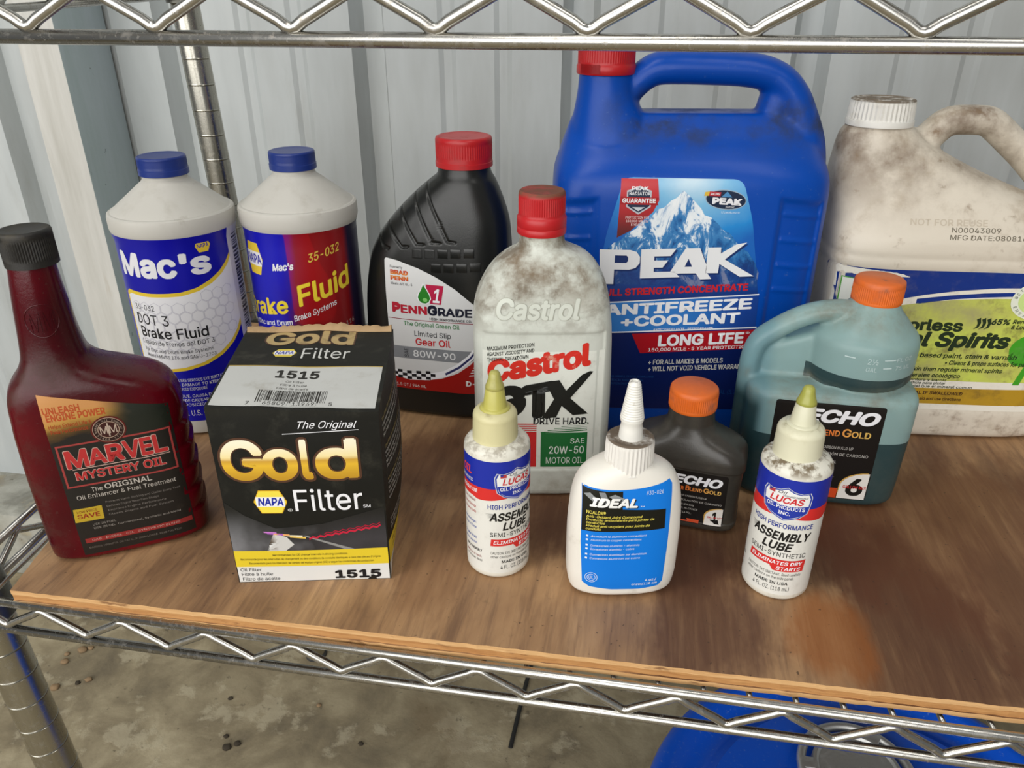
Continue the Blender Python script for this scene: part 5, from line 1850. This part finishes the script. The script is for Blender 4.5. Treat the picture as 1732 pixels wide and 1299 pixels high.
    # the side panel round to the left
    A.text('OIL', -38, 78.5, 9.5, 6, '#d8423a', 3, bold=.05, shear=.2)
    A.text('SEMI-SYNTHETIC', -40, 73.4, 12.5, 2.4, WH, 3, bold=.02)
    A.text('ASSEMBLY LUBE', -39.6, 66.4, 15.6, 2.8, WH, 3, bold=.03)
    A.text('Rust Inhibitor', -37, 59, 11.5, 2, '#8c2f2f', 2, res=1)
    for i, t in enumerate(('Prevents Damage', 'from heavy loads', '', 'Advantage:', 'Stays in Place', '', 'Shake Well', 'before use and')):
        if t:
            A.text(t, -38, 54.5 - i * 4.1, 12.5, 2, '#3a55a8' if i > 1 else '#b23a3a', 2, res=1)
    A.text('APPLY PROPERLY', -36.5, 20.5, 15, 2.1, '#26262a', 2, bold=.03, res=1)
    A.text('Keep out of reach', -36, 16, 14, 1.8, '#8c2f2f', 2, res=1)
    A.text('of children. Read', -35.6, 12.8, 14, 1.8, '#5c5c58', 2, res=1)
    A.flush()
    mcap = plastic('lube_cap_' + cap_col[1:], cap_col, .45, [('#7c6f4c', 70, .50, .70, .8, (.1155, .1185)), ('#a79c70', 40, .5, .8, .4, None)], .12)
    capo = from_bm('cap', lathe([(9, 97.6), (14.1, 97.4), (14.3, 98.4)] + [(14.2 - .03 * i, 99 + i) for i in range(16)] + [(13.2, 115.8), (11.6, 117.6), (9.6, 118.2), (9, 117.8), (0, 117.8)], 120, -1.2, 0, knurl=(98.8, 113.5, 60, .22)), mcap, root, True, 50)
    mn = plastic('lube_nozzle_' + noz_col[1:], noz_col, .35, [('#8d8258', 60, .55, .8, .5, None)], .1)
    from_bm('nozzle', lathe([(9.4, 116.8), (9.4, 118.4), (8.9, 119.2), (7.6, 119.6), (7.2, 121), (5.6, 132), (5, 133), (0, 133)], 48, -1.2, 0), mn, root, True, 45)
    mt = plastic('lube_tip_' + tip_col[1:], tip_col, .3, [('#7c7440', 60, .55, .8, .5, None)], .1)
    from_bm('tip', lathe([(5.4, 131.4), (5.9, 131.8), (5.7, 133.4), (4.8, 135.5), (3.9, 138.6), (3.5, 141), (2.6, 142.6), (1.2, 143.3), (0, 143.4)], 40, -1.2, 0), mt, root, True, 60)
    return root


lube_bottle((-.0791, .407), 40, 'white assembly lube bottle with yellowed cap and nozzle, right of the filter box', '#cfc89a', '#b9b35c', '#aaa55a', .55)
lube_bottle((.1039, .4171), -24, 'grimy white assembly lube bottle with cream cap and green tip, at the far right front', '#d6d3b8', '#cfcdb2', '#9fa04a', .95)

# ------------------------------------------------------------------ blue drum under the shelf with its metal lid
k = NT('blue_drum_plastic')
d = k.rng(k.noise(300, 4, .7), .60, .72, 0, .6)
k.color(k.mix(d, lin('#0450c8'), lin('#6f8cc0')))
k.b.inputs['Roughness'].default_value = .35
k.bump(k.noise(120, 5, .7), .15, .001)
root = empty('blue_drum', 'bright blue plastic drum on the floor below the right end of the shelf', 'drum', (.245, .44, FZ), 0)
h0 = -FZ * 1000 - 300
pr = [(0, 1), (150, 0), (184, 6), (192, 20), (195, h0 * .5), (198, h0 - 26), (205, h0 - 18), (206, h0 - 8), (203, h0 - 1), (196, h0 + 1.5), (188, h0 - 1), (180, h0 - 10), (166, h0 - 13), (160, h0 - 10), (152, h0 - 5), (100, h0 - 3), (0, h0 - 3)]
# the well that holds the metal lid is sunk off centre
bm = lathe(pr[:-2], 96)
bmesh.ops.delete(bm, geom=[f for f in bm.faces if len(f.verts) > 50 and f.calc_center_median().z > .1], context='FACES')
from_bm('drum_body', bm, k.m, root, True, 60)
bm = bmesh.new()
wx, wy, wr = -14, 88, 66
no = 72
outer = [bm.verts.new((152 * cos(2 * pi * i / no) * MM, 152 * sin(2 * pi * i / no) * MM, (h0 - 5) * MM)) for i in range(no)]
seq = [(wr + 14, -3), (wr + 4, -4), (wr, -6), (wr - 4, -7.5), (0, -7.5)]
for v_ in (0,):
    prevr = outer
    for r_, dz_ in seq:
        if wy + r_ > 150:
            pass
        if r_ == 0:
            c_ = bm.verts.new((wx * MM, wy * MM, (h0 + dz_) * MM))
            for i in range(no):
                bm.faces.new((prevr[i], prevr[(i + 1) % no], c_))
            break
        ring = [bm.verts.new(((wx + r_ * .88 * cos(2 * pi * i / no)) * MM, (min(wy, 66) + r_ * .88 * sin(2 * pi * i / no)) * MM, (h0 + dz_) * MM)) for i in range(no)]
        for i in range(no):
            bm.faces.new((prevr[i], prevr[(i + 1) % no], ring[(i + 1) % no], ring[i]))
        prevr = ring
from_bm('drum_top', bm, k.m, root, True, 60)
m_zinc = metal_mat('dull_zinc', '#cfd0ce', .5, .35)
lid = empty('metal_lid', 'round grey metal lid with locking ring sitting in the blue drum', 'lid', (.234, .514, FZ + (h0 - 7.4) * MM), 0)
from_bm('lid_plate', lathe([(0, 17.01), (34, 17), (36, 19), (39, 19), (40, 16), (41, 1), (0, 0)][::-1], 64), m_zinc, lid, True, 40)
bm = bmesh.new()
no = 64
cs = [(4.2 * cos(a), 5 * sin(a)) for a in [2 * pi * i / 12 for i in range(12)]]
rg = [[bm.verts.new(((49 + c_[0]) * cos(2 * pi * i / no) * MM, (49 + c_[0]) * sin(2 * pi * i / no) * MM, (14 + c_[1]) * MM)) for c_ in cs] for i in range(no)]
for i in range(no):
    for j in range(12):
        bm.faces.new((rg[i][j], rg[(i + 1) % no][j], rg[(i + 1) % no][(j + 1) % 12], rg[i][(j + 1) % 12]))
from_bm('locking_ring', bm, m_zinc, lid, True)
for a in (60, 180, 300):
    b_ = box_bm(38, 50, -6, 6, 12, 19, bevel=1)
    bmesh.ops.rotate(b_, verts=b_.verts, cent=(0, 0, 0), matrix=Matrix.Rotation(radians(a), 3, 'Z'))
    from_bm('clip', b_, m_zinc, lid, True, 40)

# ------------------------------------------------------------------ things on the floor
bm = sweep([(-112, 850, FZ * 1000 + 3), (-117, 760, FZ * 1000 + 3), (-119.5, 686, FZ * 1000 + 3)], 3.0, 8, flat=.5)
o = from_bm('black_strap', bm, plastic('black_rubber', '#1c1c1b', .6), None, True, 40)
o['label'] = 'thin black rubber strap lying on the concrete floor under the shelf'
o['category'] = 'strap'
m_cr1 = plastic('dirt_crumb', '#8c7456', .9)
m_cr2 = plastic('dark_crumb', '#3a3226', .9)
rnd = random.Random(11)
spots = [(-.792, .675, 6, 0), (-.753, .696, 5, 0), (-.765, .688, 3.5, 1), (-.800, .746, 6, 0), (-.811, .721, 5, 0), (-.790, .752, 4, 0), (-.818, .735, 3.5, 0), (-.495, .624, 5, 1), (-.484, .632, 4, 1), (-.505, .640, 3, 1), (-.530, .70, 3, 1), (-.40, .71, 3, 0), (-.32, .66, 3, 1)]
for x, y, r_, dk in spots:
    bm = bmesh.new()
    bmesh.ops.create_icosphere(bm, subdivisions=2, radius=r_ * MM)
    for v in bm.verts:
        f = 1 + rnd.uniform(-.22, .22)
        v.co = Vector((v.co.x * f * 1.2, v.co.y * f, max(v.co.z * f * .6, -r_ * .3 * MM)))
    o = from_bm('dirt_crumb', bm, m_cr2 if dk else m_cr1, None, True)
    o.location = (x, y, FZ + r_ * .3 * MM)
    o['label'] = ('small dark crumb of dirt on the concrete floor' if dk else 'small tan crumb of dirt on the concrete floor')
    o['category'] = 'dirt crumb'
    o['group'] = 'dark crumbs on the floor' if dk else 'tan crumbs on the floor'
bpy.data.objects.remove(_fo)
bpy.data.curves.remove(_fc)
